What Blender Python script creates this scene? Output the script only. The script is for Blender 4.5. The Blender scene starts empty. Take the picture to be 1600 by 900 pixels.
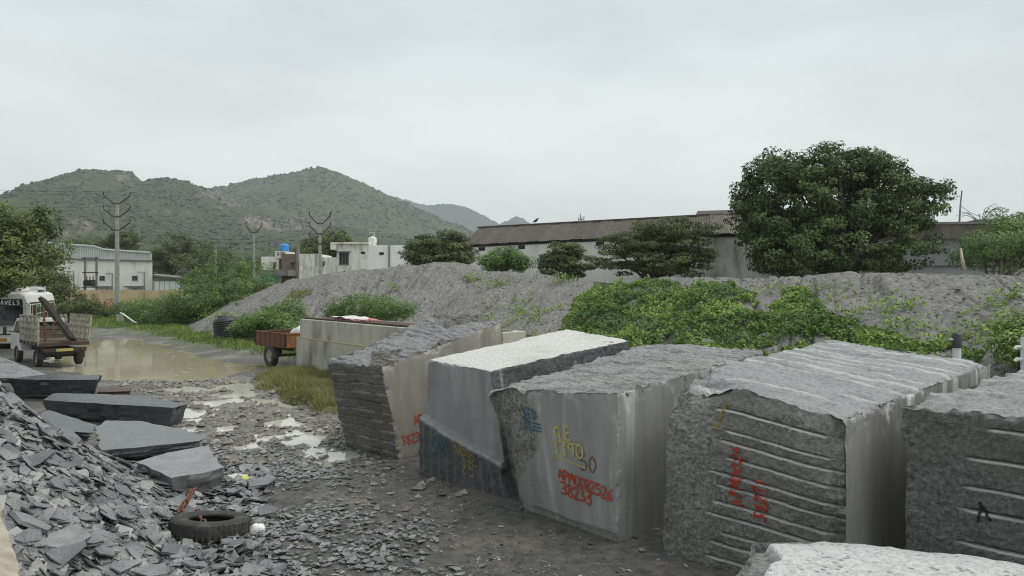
import bpy, math, random
import numpy as np
from mathutils import Vector, Matrix

# ------------------------------------------------------------------ camera, sky, sun, exposure
scene = bpy.context.scene
COL = scene.collection
F = 1155.0                      # focal length in photograph pixels
EYE = 3.0
cam_data = bpy.data.cameras.new('camera')
cam_data.sensor_width = 36.0
cam_data.lens = F * 36.0 / 1600.0
cam_data.clip_start = 0.1
cam_data.clip_end = 20000
cam = bpy.data.objects.new('camera', cam_data)
cam.location = (0, 0, EYE)
cam.rotation_euler = (math.radians(90), 0, 0)
COL.objects.link(cam)
scene.camera = cam

SUN_EL, SUN_AZ = math.radians(60), math.radians(95)     # azimuth clockwise from +Y
world = bpy.data.worlds.new('World'); scene.world = world
world.use_nodes = True
wn, wl = world.node_tree.nodes, world.node_tree.links
wn.clear()
w_out = wn.new('ShaderNodeOutputWorld'); w_bg = wn.new('ShaderNodeBackground')
w_bg.inputs['Strength'].default_value = 0.1
w_sky = wn.new('ShaderNodeTexSky'); w_sky.sky_type = 'NISHITA'; w_sky.sun_disc = False
w_sky.sun_elevation = SUN_EL; w_sky.sun_rotation = SUN_AZ
w_tc = wn.new('ShaderNodeTexCoord')
w_sep = wn.new('ShaderNodeSeparateXYZ'); wl.new(w_tc.outputs['Generated'], w_sep.inputs[0])
w_ramp = wn.new('ShaderNodeValToRGB')                   # cloud layer: paler low down, greyer higher up
w_ramp.color_ramp.elements[0].position = 0.0; w_ramp.color_ramp.elements[0].color = (1.12, 1.15, 1.06, 1)
w_ramp.color_ramp.elements[1].position = 0.5; w_ramp.color_ramp.elements[1].color = (0.60, 0.66, 0.68, 1)
e = w_ramp.color_ramp.elements.new(0.18); e.color = (0.86, 0.90, 0.87, 1)
e = w_ramp.color_ramp.elements.new(0.32); e.color = (0.655, 0.71, 0.715, 1)
wl.new(w_sep.outputs['Z'], w_ramp.inputs['Fac'])
w_map = wn.new('ShaderNodeMapping'); w_map.inputs['Scale'].default_value = (1.0, 1.0, 3.2)
wl.new(w_tc.outputs['Generated'], w_map.inputs['Vector'])
w_noise = wn.new('ShaderNodeTexNoise'); w_noise.inputs['Scale'].default_value = 2.3
w_noise.inputs['Detail'].default_value = 6; w_noise.inputs['Roughness'].default_value = 0.52
wl.new(w_map.outputs['Vector'], w_noise.inputs['Vector'])
w_cr = wn.new('ShaderNodeMapRange')
w_cr.inputs['From Min'].default_value = 0.38; w_cr.inputs['From Max'].default_value = 0.64
w_cr.inputs['To Min'].default_value = 6.3; w_cr.inputs['To Max'].default_value = 7.8
wl.new(w_noise.outputs['Fac'], w_cr.inputs['Value'])
w_mul = wn.new('ShaderNodeVectorMath'); w_mul.operation = 'SCALE'
wl.new(w_ramp.outputs['Color'], w_mul.inputs[0]); wl.new(w_cr.outputs['Result'], w_mul.inputs['Scale'])
w_mix = wn.new('ShaderNodeMixRGB'); w_mix.inputs['Fac'].default_value = 0.94
wl.new(w_sky.outputs['Color'], w_mix.inputs['Color1']); wl.new(w_mul.outputs[0], w_mix.inputs['Color2'])
wl.new(w_mix.outputs['Color'], w_bg.inputs['Color']); wl.new(w_bg.outputs['Background'], w_out.inputs['Surface'])

sun_data = bpy.data.lights.new('sun', 'SUN'); sun_data.energy = 1.5
sun_data.angle = math.radians(50); sun_data.color = (1.0, 0.96, 0.9)
sun = bpy.data.objects.new('sun', sun_data); COL.objects.link(sun)
sd = Vector((math.sin(SUN_AZ) * math.cos(SUN_EL), math.cos(SUN_AZ) * math.cos(SUN_EL), math.sin(SUN_EL)))
sun.rotation_euler = sd.to_track_quat('Z', 'Y').to_euler()

scene.view_settings.view_transform = 'Standard'
scene.view_settings.look = 'None'
scene.view_settings.exposure = 0.74
scene.view_settings.gamma = 1.0
scene.view_settings.use_curve_mapping = False
scene.cycles.max_bounces = 6
scene.cycles.diffuse_bounces = 3
scene.cycles.glossy_bounces = 2
scene.cycles.transmission_bounces = 4
scene.cycles.volume_bounces = 0
scene.cycles.transparent_max_bounces = 6
scene.cycles.use_denoising = True
scene.cycles.use_adaptive_sampling = True
scene.cycles.adaptive_threshold = 0.005
scene.cycles.denoising_prefilter = 'NONE'
scene.cycles.pixel_filter_type = 'BLACKMAN_HARRIS'
scene.cycles.filter_width = 1.1

rng = np.random.default_rng(11)
random.seed(5)

# ------------------------------------------------------------------ helpers
def at(px, py, d):
    return Vector(((px - 800) / F * d, d, EYE - (py - 450) / F * d))
def at_z(px, py, z):
    return at(px, py, (EYE - z) * F / (py - 450))

def hsh(ix, iy, iz, seed):
    with np.errstate(over='ignore'):
        h = (ix.astype(np.uint32) * np.uint32(0x8da6b343)) ^ (iy.astype(np.uint32) * np.uint32(0xd8163841)) ^ \
            (iz.astype(np.uint32) * np.uint32(0xcb1ab31f)) ^ np.uint32((seed * 2654435761) & 0xffffffff)
        h ^= h >> np.uint32(15); h *= np.uint32(0x2c1b3c6d); h ^= h >> np.uint32(12)
        h *= np.uint32(0x297a2d39); h ^= h >> np.uint32(15)
    return h.astype(np.float64) / 4294967296.0

def noise(p, seed=0):
    """value noise in 0..1 at points p (N,3)"""
    f = np.floor(p); i = f.astype(np.int64); t = p - f
    t = t * t * (3 - 2 * t)
    ix, iy, iz = i[:, 0], i[:, 1], i[:, 2]
    tx, ty, tz = t[:, 0], t[:, 1], t[:, 2]
    def c(a, b, d): return hsh(ix + a, iy + b, iz + d, seed)
    x00 = c(0,0,0) * (1 - tx) + c(1,0,0) * tx
    x10 = c(0,1,0) * (1 - tx) + c(1,1,0) * tx
    x01 = c(0,0,1) * (1 - tx) + c(1,0,1) * tx
    x11 = c(0,1,1) * (1 - tx) + c(1,1,1) * tx
    y0 = x00 * (1 - ty) + x10 * ty; y1 = x01 * (1 - ty) + x11 * ty
    return y0 * (1 - tz) + y1 * tz

def fbm(p, seed=0, octaves=4, gain=0.5):
    """about -1..1"""
    a, s, tot = 1.0, np.zeros(len(p)), 0.0
    q = np.array(p, dtype=np.float64)
    for k in range(octaves):
        s += a * (noise(q, seed + 17 * k) * 2 - 1); tot += a
        a *= gain; q = q * 2.03 + 7.1
    return s / tot * 1.4

def xy0(x, y, z=0.0):
    return np.stack([x, y, np.full_like(x, z)], 1)

def sstep(a, b, x):
    t = np.clip((x - a) / (b - a), 0, 1); return t * t * (3 - 2 * t)

def link(o, parent=None):
    COL.objects.link(o)
    if parent is not None: o.parent = parent
    return o

def tag(o, label, cat, group=None, kind=None):
    o['label'] = label
    if cat: o['category'] = cat
    if group: o['group'] = group
    if kind: o['kind'] = kind
    return o

def thing(name, label, cat, loc=(0, 0, 0), rz=0.0, group=None):
    o = bpy.data.objects.new(name, None); COL.objects.link(o)
    o.empty_display_size = 0.2
    o.location = loc; o.rotation_euler = (0, 0, rz)
    return tag(o, label, cat, group)

def np_mesh(name, V, Fc, mats, smooth=False, matidx=None, parent=None, attrs=None, cattrs=None, fattrs=None):
    """Fc: (M,3) or (M,4) int array"""
    V = np.asarray(V, dtype=np.float32); Fc = np.asarray(Fc, dtype=np.int32)
    me = bpy.data.meshes.new(name)
    M, k = Fc.shape
    me.vertices.add(len(V)); me.vertices.foreach_set('co', V.ravel())
    me.loops.add(M * k); me.loops.foreach_set('vertex_index', Fc.ravel())
    me.polygons.add(M); me.polygons.foreach_set('loop_start', np.arange(0, M * k, k, dtype=np.int32))
    me.polygons.foreach_set('use_smooth', np.full(M, smooth))
    for m in (mats if isinstance(mats, (list, tuple)) else [mats]): me.materials.append(m)
    if matidx is not None: me.polygons.foreach_set('material_index', np.asarray(matidx, dtype=np.int32))
    for n, a in (attrs or {}).items():
        at_ = me.attributes.new(n, 'FLOAT', 'POINT'); at_.data.foreach_set('value', np.asarray(a, dtype=np.float32))
    for n, a in (fattrs or {}).items():
        at_ = me.attributes.new(n, 'FLOAT', 'FACE'); at_.data.foreach_set('value', np.asarray(a, dtype=np.float32))
    for n, a in (cattrs or {}).items():
        c4 = np.ones((len(V), 4), dtype=np.float32); c4[:, :3] = a
        at_ = me.attributes.new(n, 'FLOAT_COLOR', 'POINT'); at_.data.foreach_set('color', c4.ravel())
    me.update(calc_edges=True); me.validate()
    o = bpy.data.objects.new(name, me)
    return link(o, parent)

def grid_faces(nu, nv):
    """quads of an (nu, nv) vertex grid, index = i*nv + j"""
    i, j = np.meshgrid(np.arange(nu - 1), np.arange(nv - 1), indexing='ij')
    a = (i * nv + j).ravel()
    return np.stack([a, a + nv, a + nv + 1, a + 1], 1)

class MB:
    """collects simple shapes and links them as one mesh object"""
    def __init__(self): self.v = []; self.f = []
    def add(self, vs, fs):
        n = len(self.v); self.v += [tuple(p) for p in vs]; self.f += [tuple(i + n for i in q) for q in fs]; return self
    def hexa(self, c):       # 8 corners: bottom 4 ccw, top 4 ccw
        return self.add(c, [(3,2,1,0),(4,5,6,7),(0,1,5,4),(1,2,6,5),(2,3,7,6),(3,0,4,7)])
    def box(self, x0, x1, y0, y1, z0, z1, m=None):
        c = [Vector(p) for p in ((x0,y0,z0),(x1,y0,z0),(x1,y1,z0),(x0,y1,z0),(x0,y0,z1),(x1,y0,z1),(x1,y1,z1),(x0,y1,z1))]
        if m is not None: c = [m @ p for p in c]
        return self.hexa(c)
    def bar(self, p0, p1, w, h=None, up=(0,0,1)):
        h = h or w; p0, p1 = Vector(p0), Vector(p1); d = (p1 - p0).normalized(); up = Vector(up)
        if abs(d.dot(up)) > 0.98: up = Vector((1, 0, 0))
        s = d.cross(up).normalized(); u = s.cross(d).normalized(); s *= w / 2; u *= h / 2
        return self.hexa([p0 - s - u, p0 + s - u, p1 + s - u, p1 - s - u, p0 - s + u, p0 + s + u, p1 + s + u, p1 - s + u])
    def tube(self, pts, r, n=8, cap=True):
        pts = [Vector(p) for p in pts]; m = len(pts); rs = r if isinstance(r, (list, tuple)) else [r] * m
        vs, fs = [], []; ref = None
        for i, p in enumerate(pts):
            d = (pts[min(i + 1, m - 1)] - pts[max(i - 1, 0)]).normalized()
            if ref is None:
                ref = Vector((0, 0, 1)) if abs(d.z) < 0.9 else Vector((1, 0, 0))
            s = d.cross(ref).normalized(); u = s.cross(d).normalized(); ref = u
            for k in range(n):
                a = 2 * math.pi * k / n
                vs.append(p + (s * math.cos(a) + u * math.sin(a)) * rs[i])
        for i in range(m - 1):
            for k in range(n):
                k2 = (k + 1) % n
                fs.append((i*n + k, i*n + k2, (i+1)*n + k2, (i+1)*n + k))
        if cap: fs += [tuple(range(n - 1, -1, -1)), tuple((m-1)*n + k for k in range(n))]
        return self.add(vs, fs)
    def lathe(self, prof, n=24, m=None, closed=False):   # prof: (r, z) list
        vs, fs = [], []; k = len(prof)
        for a in range(n):
            t = 2 * math.pi * a / n
            for r, z in prof: vs.append(Vector((r * math.cos(t), r * math.sin(t), z)))
        for a in range(n):
            b = (a + 1) % n
            for i in range(k if closed else k - 1):
                i2 = (i + 1) % k
                fs.append((a*k + i, b*k + i, b*k + i2, a*k + i2))
        if m is not None: vs = [m @ p for p in vs]
        return self.add(vs, fs)
    def prism(self, poly, off):   # poly: 3d points, off: extrusion vector
        n = len(poly); off = Vector(off); a = [Vector(p) for p in poly]; b = [p + off for p in a]
        return self.add(a + b, [tuple(range(n)), tuple(range(2*n - 1, n - 1, -1))] + [((i+1) % n, i, n + i, n + (i+1) % n) for i in range(n)])
    def build(self, name, mat, parent=None, smooth=False, bevel=0.0):
        me = bpy.data.meshes.new(name); me.from_pydata(self.v, [], self.f); me.materials.append(mat)
        import bmesh
        bm = bmesh.new(); bm.from_mesh(me); bmesh.ops.recalc_face_normals(bm, faces=bm.faces)
        if bevel > 0:
            bmesh.ops.bevel(bm, geom=list(bm.edges), offset=bevel, segments=1, affect='EDGES', clamp_overlap=True)
        bm.to_mesh(me); bm.free()
        for p in me.polygons: p.use_smooth = smooth
        o = bpy.data.objects.new(name, me)
        return link(o, parent)

def copy_tree(o, parent=None):
    c = o.copy(); COL.objects.link(c); c.parent = parent
    for ch in list(o.children): copy_tree(ch, c)
    return c

# ------------------------------------------------------------------ materials
def new_mat(name):
    m = bpy.data.materials.new(name); m.use_nodes = True
    nt = m.node_tree; b = nt.nodes['Principled BSDF']
    return m, nt, b

def nd(nt, t, **kw):
    n = nt.nodes.new(t)
    for k, v in kw.items():
        if hasattr(n, k): setattr(n, k, v)
        else: n.inputs[k].default_value = v
    return n

def tex_noise(nt, vec, scale, detail=4, rough=0.55):
    n = nd(nt, 'ShaderNodeTexNoise'); n.inputs['Scale'].default_value = scale
    n.inputs['Detail'].default_value = detail; n.inputs['Roughness'].default_value = rough
    nt.links.new(vec, n.inputs['Vector']); return n.outputs['Fac']

def rng_map(nt, val, a, b, c=0.0, d=1.0):
    n = nd(nt, 'ShaderNodeMapRange'); n.inputs['From Min'].default_value = a; n.inputs['From Max'].default_value = b
    n.inputs['To Min'].default_value = c; n.inputs['To Max'].default_value = d
    nt.links.new(val, n.inputs['Value']); return n.outputs['Result']

def mixc(nt, fac, c1, c2, mode='MIX'):
    n = nd(nt, 'ShaderNodeMixRGB'); n.blend_type = mode
    for i, c in (('Fac', fac), ('Color1', c1), ('Color2', c2)):
        if hasattr(c, 'is_linked') or isinstance(c, bpy.types.NodeSocket): nt.links.new(c, n.inputs[i])
        elif i == 'Fac': n.inputs[i].default_value = c
        else: n.inputs[i].default_value = (*c, 1)
    return n.outputs['Color']

def math_n(nt, op, a, b=None):
    n = nd(nt, 'ShaderNodeMath'); n.operation = op
    for i, c in ((0, a), (1, b)):
        if c is None: continue
        if isinstance(c, bpy.types.NodeSocket): nt.links.new(c, n.inputs[i])
        else: n.inputs[i].default_value = c
    return n.outputs[0]

def coords(nt, kind='Object', scale=(1, 1, 1)):
    tc = nd(nt, 'ShaderNodeTexCoord')
    mp = nd(nt, 'ShaderNodeMapping'); mp.inputs['Scale'].default_value = scale
    nt.links.new(tc.outputs[kind], mp.inputs['Vector']); return mp.outputs['Vector']

def bump(nt, b, h, strength=0.4, dist=0.02):
    n = nd(nt, 'ShaderNodeBump'); n.inputs['Strength'].default_value = strength; n.inputs['Distance'].default_value = dist
    nt.links.new(h, n.inputs['Height']); nt.links.new(n.outputs['Normal'], b.inputs['Normal'])

def pmat(name, c1, c2=None, scale=6.0, rough=0.7, bumps=0.25, metallic=0.0, stain=None, stretch=(1, 1, 1), lo=0.38, hi=0.66, stain_scale=1.3, vary=0.0, bd=0.01):
    m, nt, b = new_mat(name)
    c2 = c2 or tuple(x * 0.7 for x in c1)
    vec = coords(nt, 'Object', stretch)
    f1 = tex_noise(nt, vec, scale, 6, 0.6)
    col = mixc(nt, rng_map(nt, f1, lo, hi), c1, c2)
    if stain:
        f2 = tex_noise(nt, coords(nt, 'Object', (1, 1, 0.35)), stain_scale, 5, 0.65)
        col = mixc(nt, rng_map(nt, f2, 0.5, 0.68), col, stain)
    if vary:
        oi = nd(nt, 'ShaderNodeObjectInfo')
        col = mixc(nt, 1.0, col, mixc(nt, oi.outputs['Random'], (1 - vary,) * 3, (1 + vary,) * 3), 'MULTIPLY')
    nt.links.new(col, b.inputs['Base Color'])
    b.inputs['Roughness'].default_value = rough; b.inputs['Metallic'].default_value = metallic
    if bumps:
        bump(nt, b, tex_noise(nt, vec, scale * 4, 5, 0.65), bumps, bd)
    return m

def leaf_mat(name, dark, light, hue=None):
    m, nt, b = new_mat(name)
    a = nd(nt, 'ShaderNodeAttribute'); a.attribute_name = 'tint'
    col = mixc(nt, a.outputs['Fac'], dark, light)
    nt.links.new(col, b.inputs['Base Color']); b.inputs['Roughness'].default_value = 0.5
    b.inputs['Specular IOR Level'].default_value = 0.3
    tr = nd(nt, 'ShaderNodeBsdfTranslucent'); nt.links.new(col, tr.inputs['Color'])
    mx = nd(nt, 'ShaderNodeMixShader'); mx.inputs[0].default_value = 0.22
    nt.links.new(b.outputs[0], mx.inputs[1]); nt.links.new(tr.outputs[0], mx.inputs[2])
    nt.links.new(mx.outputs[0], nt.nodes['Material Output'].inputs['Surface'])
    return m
# ------------------------------------------------------------------ ground
def poly_sd(x, y, poly):
    """signed distance to polygon, negative inside"""
    d = np.full(x.shape, 1e9); ins = np.zeros(x.shape, bool); n = len(poly)
    for i in range(n):
        ax, ay = poly[i]; bx, by = poly[(i + 1) % n]
        ex, ey = bx - ax, by - ay
        t = np.clip(((x - ax) * ex + (y - ay) * ey) / (ex * ex + ey * ey + 1e-12), 0, 1)
        d = np.minimum(d, np.hypot(x - ax - t * ex, y - ay - t * ey))
        c = ((ay > y) != (by > y)) & (x < (bx - ax) * (y - ay) / (by - ay + 1e-12) + ax)
        ins ^= c
    return np.where(ins, -d, d)
def gpoly(pts): return [tuple(at_z(px, py, 0.0))[:2] for px, py in pts]

BIG_PUDDLE = gpoly([(100, 548), (150, 533), (212, 528), (262, 540), (330, 556), (398, 570), (415, 577), (360, 587), (250, 592), (190, 595), (118, 588), (70, 572)])
SMALL_PUDDLES = [gpoly(p) for p in (
    [(250, 607), (300, 603), (345, 609), (300, 615)], [(330, 602), (390, 597), (402, 606), (355, 611)],
    [(395, 622), (450, 628), (462, 635), (405, 634)], [(300, 626), (372, 622), (385, 628), (330, 634)],
    [(350, 696), (402, 691), (410, 698), (370, 703)], [(440, 688), (478, 685), (492, 690), (455, 694)],
    [(512, 708), (548, 704), (556, 711), (525, 717)], [(258, 632), (322, 640), (310, 652), (262, 648)],
    [(405, 660), (455, 652), (470, 660), (420, 668)], [(330, 668), (372, 662), (380, 670), (345, 676)],
    [(348, 792), (420, 788), (445, 795), (380, 803)])]
GRASS_NEAR = gpoly([(395, 597), (450, 588), (535, 590), (560, 640), (545, 656), (500, 650), (448, 630), (405, 610)])
GRASS_BANK = gpoly([(120, 514), (190, 517), (240, 527), (300, 542), (385, 557), (470, 566), (500, 520), (420, 505), (330, 488), (235, 482), (150, 492)])
ROAD = gpoly([(240, 595), (420, 590), (540, 655), (560, 700), (520, 730), (360, 720), (250, 690)])

def heap_h(x, y):
    toe = -3.75 - 0.24 * (y - 7.5) - 0.2 * np.sin(y * 1.3)
    h = 0.60 * np.maximum(0, toe - x)
    h = np.minimum(h, 1.85 + 0.12 * (-x - 6))
    fall = 1 - sstep(8.9, 11.8, y + 0.45 * (x + 5))
    return np.maximum(h, 0) * fall * sstep(3.6, 6.5, y)

def ground_h(x, y, detail=True):
    p = xy0(x, y)
    h = 0.06 + 0.03 * fbm(p * 0.35, 3, 3)
    near = 1 - sstep(30, 60, y)
    h += near * 0.02 * fbm(p * 2.3, 5, 4)
    road = 1 - sstep(-0.8, 1.2, poly_sd(x, y, ROAD) + 0.5 * fbm(p * 0.8, 8, 3))
    # tyre ruts along the track
    q = np.stack([(x * 0.86 + y * 0.5) * 2.0, (x * -0.5 + y * 0.86) * 0.35, np.zeros_like(x)], 1)
    h += road * (-0.040 + 0.075 * fbm(q * 1.3, 9, 3) + 0.075 * fbm(p * 3.4, 10, 4, 0.65))
    sd = poly_sd(x, y, BIG_PUDDLE) + 0.9 * fbm(p * 0.45, 21, 3) + 0.25 * fbm(p * 1.6, 22, 2)
    h = h * (1 - 0.6 * (1 - sstep(-0.5, 2, sd))) - 0.17 * (1 - sstep(-0.9, 0.5, sd))
    for k, pp in enumerate(SMALL_PUDDLES):
        s2 = poly_sd(x, y, pp) + 0.12 * fbm(p * 1.9, 30 + k, 3)
        h = h * (1 - 0.6 * (1 - sstep(-0.1, 0.35, s2))) - 0.085 * (1 - sstep(-0.12, 0.14, s2))
    gb = 1 - sstep(-1.0, 0.6, poly_sd(x, y, GRASS_BANK) + 0.8 * fbm(p * 0.5, 40, 3))
    gn = 1 - sstep(-0.3, 0.12, poly_sd(x, y, GRASS_NEAR) + 0.25 * fbm(p * 1.3, 41, 3))
    h += 0.25 * gb + 0.14 * gn
    hh = heap_h(x, y)
    h += hh * (1 + 0.10 * fbm(p * 1.8, 50, 3))
    slate = sstep(0.03, 0.3, hh)
    return h, gb, gn, road, slate

def graded(a, b, step, lo, hi, n_lo, n_hi):
    mid = np.arange(a, b + 1e-6, step)
    left = a - np.geomspace(step, a - lo, n_lo)[::-1] if n_lo else np.array([])
    right = b + np.geomspace(step, hi - b, n_hi)
    return np.concatenate([left, mid, right])
gx = graded(-13, 5.5, 0.08, -3500, 3500, 80, 70)
gy = np.concatenate([[-60, -20, -5, 0, 2.5, 3.5], graded(4.5, 19, 0.075, 0, 4200, 0, 130)])
GX, GY = np.meshgrid(gx, gy, indexing='ij'); gxf, gyf = GX.ravel(), GY.ravel()
gh, gb, gn, road, slate = ground_h(gxf, gyf)
far_green = sstep(60, 85, gyf) * 0.9
gmask = np.stack([np.clip(gb + gn + far_green, 0, 1), road, slate], 1)

m_ground, nt, b = new_mat('ground_mud')
vec = coords(nt, 'Object')
att = nd(nt, 'ShaderNodeAttribute'); att.attribute_name = 'mask'
sp = nd(nt, 'ShaderNodeSeparateColor'); nt.links.new(att.outputs['Color'], sp.inputs[0])
n1 = tex_noise(nt, vec, 0.55, 6, 0.6); n2 = tex_noise(nt, vec, 7, 6, 0.7); n3 = tex_noise(nt, vec, 55, 4, 0.7)
col = mixc(nt, rng_map(nt, n2, 0.35, 0.7), (0.048, 0.045, 0.040), (0.175, 0.165, 0.145))
tan = math_n(nt, 'MULTIPLY', rng_map(nt, n1, 0.50, 0.66), rng_map(nt, n2, 0.3, 0.6))
col = mixc(nt, tan, col, (0.26, 0.235, 0.19))
col = mixc(nt, rng_map(nt, n3, 0.56, 0.66, 0, 0.7), col, (0.23, 0.225, 0.215))
roadc = mixc(nt, rng_map(nt, n2, 0.4, 0.62), (0.12, 0.112, 0.096), (0.31, 0.29, 0.25))
col = mixc(nt, sp.outputs[1], col, roadc)
grs = mixc(nt, rng_map(nt, n2, 0.35, 0.65), (0.075, 0.115, 0.028), (0.14, 0.175, 0.055))
col = mixc(nt, sp.outputs[0], col, grs)
col = mixc(nt, sp.outputs[2], col, (0.038, 0.040, 0.043))
nt.links.new(col, b.inputs['Base Color'])
wet = math_n(nt, 'SUBTRACT', rng_map(nt, n1, 0.35, 0.65, 0.72, 0.42), math_n(nt, 'MULTIPLY', sp.outputs[1], rng_map(nt, n2, 0.3, 0.6, 0.42, 0.1)))
wet = math_n(nt, 'MAXIMUM', wet, math_n(nt, 'MULTIPLY', sp.outputs[0], 0.9))
nt.links.new(wet, b.inputs['Roughness'])
hsum = math_n(nt, 'ADD', n2, math_n(nt, 'MULTIPLY', n3, 0.5))
bump(nt, b, hsum, 1.0, 0.06)
go = np_mesh('ground', np.stack([gxf, gyf, gh], 1), grid_faces(len(gx), len(gy))[:, ::-1][:, [3, 2, 1, 0]], m_ground, smooth=True, cattrs={'mask': gmask})
go['kind'] = 'structure'; go['label'] = 'wet muddy yard ground with grey stone dust and tyre ruts'

# standing rain water: one level sheet, seen wherever the ground dips below it
m_water, nt, b = new_mat('muddy_water')
vec = coords(nt, 'Object')
nt.links.new(mixc(nt, rng_map(nt, tex_noise(nt, vec, 0.35, 3), 0.4, 0.65), (0.38, 0.325, 0.225), (0.46, 0.395, 0.285)), b.inputs['Base Color'])
b.inputs['Roughness'].default_value = 0.06; b.inputs['IOR'].default_value = 1.33
v2 = nd(nt, 'ShaderNodeTexVoronoi'); v2.inputs['Scale'].default_value = 1.7; nt.links.new(vec, v2.inputs['Vector'])
drop = math_n(nt, 'SINE', math_n(nt, 'MULTIPLY', v2.outputs['Distance'], 60.0))
ring = math_n(nt, 'MULTIPLY', drop, rng_map(nt, v2.outputs['Distance'], 0.05, 0.26, 1.0, 0.0))
bump(nt, b, math_n(nt, 'ADD', ring, tex_noise(nt, vec, 3.0, 2)), 0.14, 0.010)
wx = np.array([-34.0, -0.5, -0.5, -34.0]); wy = np.array([23.2, 23.2, 50.0, 50.0])
m_rain = pmat('rut_water_sky_tint', (0.52, 0.50, 0.44), (0.44, 0.42, 0.36), 0.8, 0.05, 0.0)  # pale base colour stands in for sky reflected by the rut water
wr = np_mesh('rut_water', np.array([(-34.0, 8.0, -0.022), (-0.5, 8.0, -0.022), (-0.5, 23.2, -0.022), (-34.0, 23.2, -0.022)]), np.array([[0, 1, 2, 3]]), m_rain)
wr['kind'] = 'structure'; wr['label'] = 'rain water in the tyre ruts, sky reflection painted into its pale colour'
wo = np_mesh('puddle_water', np.stack([wx, wy, np.full(4, -0.022)], 1), np.array([[0, 1, 2, 3]]), m_water)
wo['kind'] = 'structure'; wo['label'] = 'broad puddle of brown muddy rain water'

# paved strip seen beyond the grass at the far left
m_road = pmat('far_asphalt', (0.22, 0.22, 0.21), (0.16, 0.16, 0.155), 3, 0.8)
mb = MB(); a0, a1 = at_z(140, 496.5, 0.35), at_z(186, 492, 0.35); a2, a3 = at_z(186, 489, 0.35), at_z(140, 493, 0.35)
mb.prism([a0 + Vector((-14, -3, 0)), a1, a2, a3 + Vector((-14, -3, 0))], (0, 0, -0.3))
ro = mb.build('road', m_road); ro['kind'] = 'structure'

# ------------------------------------------------------------------ stone dust mound
CREST = [(318, 497, 57), (345, 487, 55), (372, 472, 53), (400, 457, 52), (450, 439, 50), (500, 428, 48), (560, 421, 47), (620, 416, 46), (655, 413, 45.5), (690, 408, 45), (725, 411, 44),
         (755, 421, 43.4), (800, 428, 42), (835, 426, 41), (865, 434, 40), (920, 439, 38), (1000, 440, 36), (1080, 436, 34), (1160, 434, 32.5),
         (1230, 431, 31.5), (1270, 431, 31), (1330, 424, 30), (1400, 430, 29), (1470, 427, 28), (1560, 428, 27), (1700, 428, 25.5), (1950, 428, 23)]
cr = np.array([tuple(at(*c)) for c in CREST]); cpx = np.array([c[0] for c in CREST], float)
run = np.interp(cpx, [318, 400, 500, 700, 900, 1100, 1300, 1950], [2.5, 6, 8.5, 10, 10.5, 11, 11, 10])
tang = np.gradient(cr[:, :2], axis=0); tang /= np.linalg.norm(tang, axis=1)[:, None]
nrm = np.stack([tang[:, 1], -tang[:, 0]], 1)               # towards the camera
toe = cr[:, :2] + nrm * run[:, None]
def mound_pt(px, t, detail=True):
    """px: place along the crest (array), t: 0 toe, 1 crest, up to 1.6 behind"""
    c = np.stack([np.interp(px, cpx, cr[:, k]) for k in range(3)], 1)
    o = np.stack([np.interp(px, cpx, toe[:, k]) for k in range(2)], 1)
    tt = np.minimum(t, 1)[:, None]; back = np.maximum(t - 1, 0)[:, None]
    xy = o + (c[:, :2] - o) * (tt + back)
    prof = tt[:, 0] ** 0.9
    z = -0.1 + (c[:, 2] + 0.1) * prof - back[:, 0] * (c[:, 2]) * 1.1 * sstep(0, 0.25, back[:, 0])
    L = np.interp(px, cpx, np.concatenate([[0], np.cumsum(np.hypot(*np.diff(cr[:, :2], axis=0).T))]))
    # rills run down and to one side, as in the photograph
    q = np.stack([L * 1.25 + t * 4.0, t * 1.3, np.zeros_like(t)], 1)
    q2 = np.stack([L * 1.8 + t * 6.5, t * 2.2, np.ones_like(t)], 1)
    rill = 0.15 * fbm(q, 60, 4, 0.6) - 0.26 * np.exp(-(fbm(q2, 61, 3) / 0.085) ** 2) * sstep(-0.4, 0.1, fbm(q, 64, 2))
    p3 = np.stack([xy[:, 0], xy[:, 1], z], 1)
    z = z + (rill * np.interp(t, [0, 0.15, 0.9, 1.0], [0.3, 1, 0.9, 0.45]) + 0.17 * fbm(p3 * 0.6, 62, 4) + 0.03 * fbm(p3 * 3.0, 63, 4, 0.6)) * sstep(0, 0.1, np.minimum(t, 1) + 0.02)
    return np.stack([xy[:, 0], xy[:, 1], z], 1)
ms = np.concatenate([np.linspace(318, 860, 330), np.linspace(862, 1900, 420)]); mt = np.concatenate([np.linspace(0, 1, 120), np.linspace(1.02, 1.7, 22)])
MS, MT = np.meshgrid(ms, mt, indexing='ij')
mv = mound_pt(MS.ravel(), MT.ravel())
m_mound, nt, b = new_mat('stone_dust')
vec = coords(nt, 'Object')
n1 = tex_noise(nt, vec, 0.4, 5, 0.6); n2 = tex_noise(nt, coords(nt, 'Object', (1.6, 0.7, 0.7)), 5, 6, 0.7); n3 = tex_noise(nt, vec, 30, 4, 0.7)
col = mixc(nt, rng_map(nt, n2, 0.33, 0.68), (0.098, 0.094, 0.090), (0.275, 0.265, 0.252))
col = mixc(nt, rng_map(nt, n1, 0.45, 0.7, 0, 0.45), col, (0.165, 0.155, 0.138))
col = mixc(nt, rng_map(nt, n3, 0.58, 0.70, 0, 0.6), col, (0.37, 0.36, 0.345))
nt.links.new(col, b.inputs['Base Color']); b.inputs['Roughness'].default_value = 0.9
bump(nt, b, math_n(nt, 'ADD', n2, math_n(nt, 'MULTIPLY', n3, 0.6)), 0.9, 0.055)
mo = np_mesh('stone_dust_mound', mv, grid_faces(len(ms), len(mt)), m_mound, smooth=True)
mo['kind'] = 'structure'; mo['label'] = 'long grey mound of stone dust with rills down its face'

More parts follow.
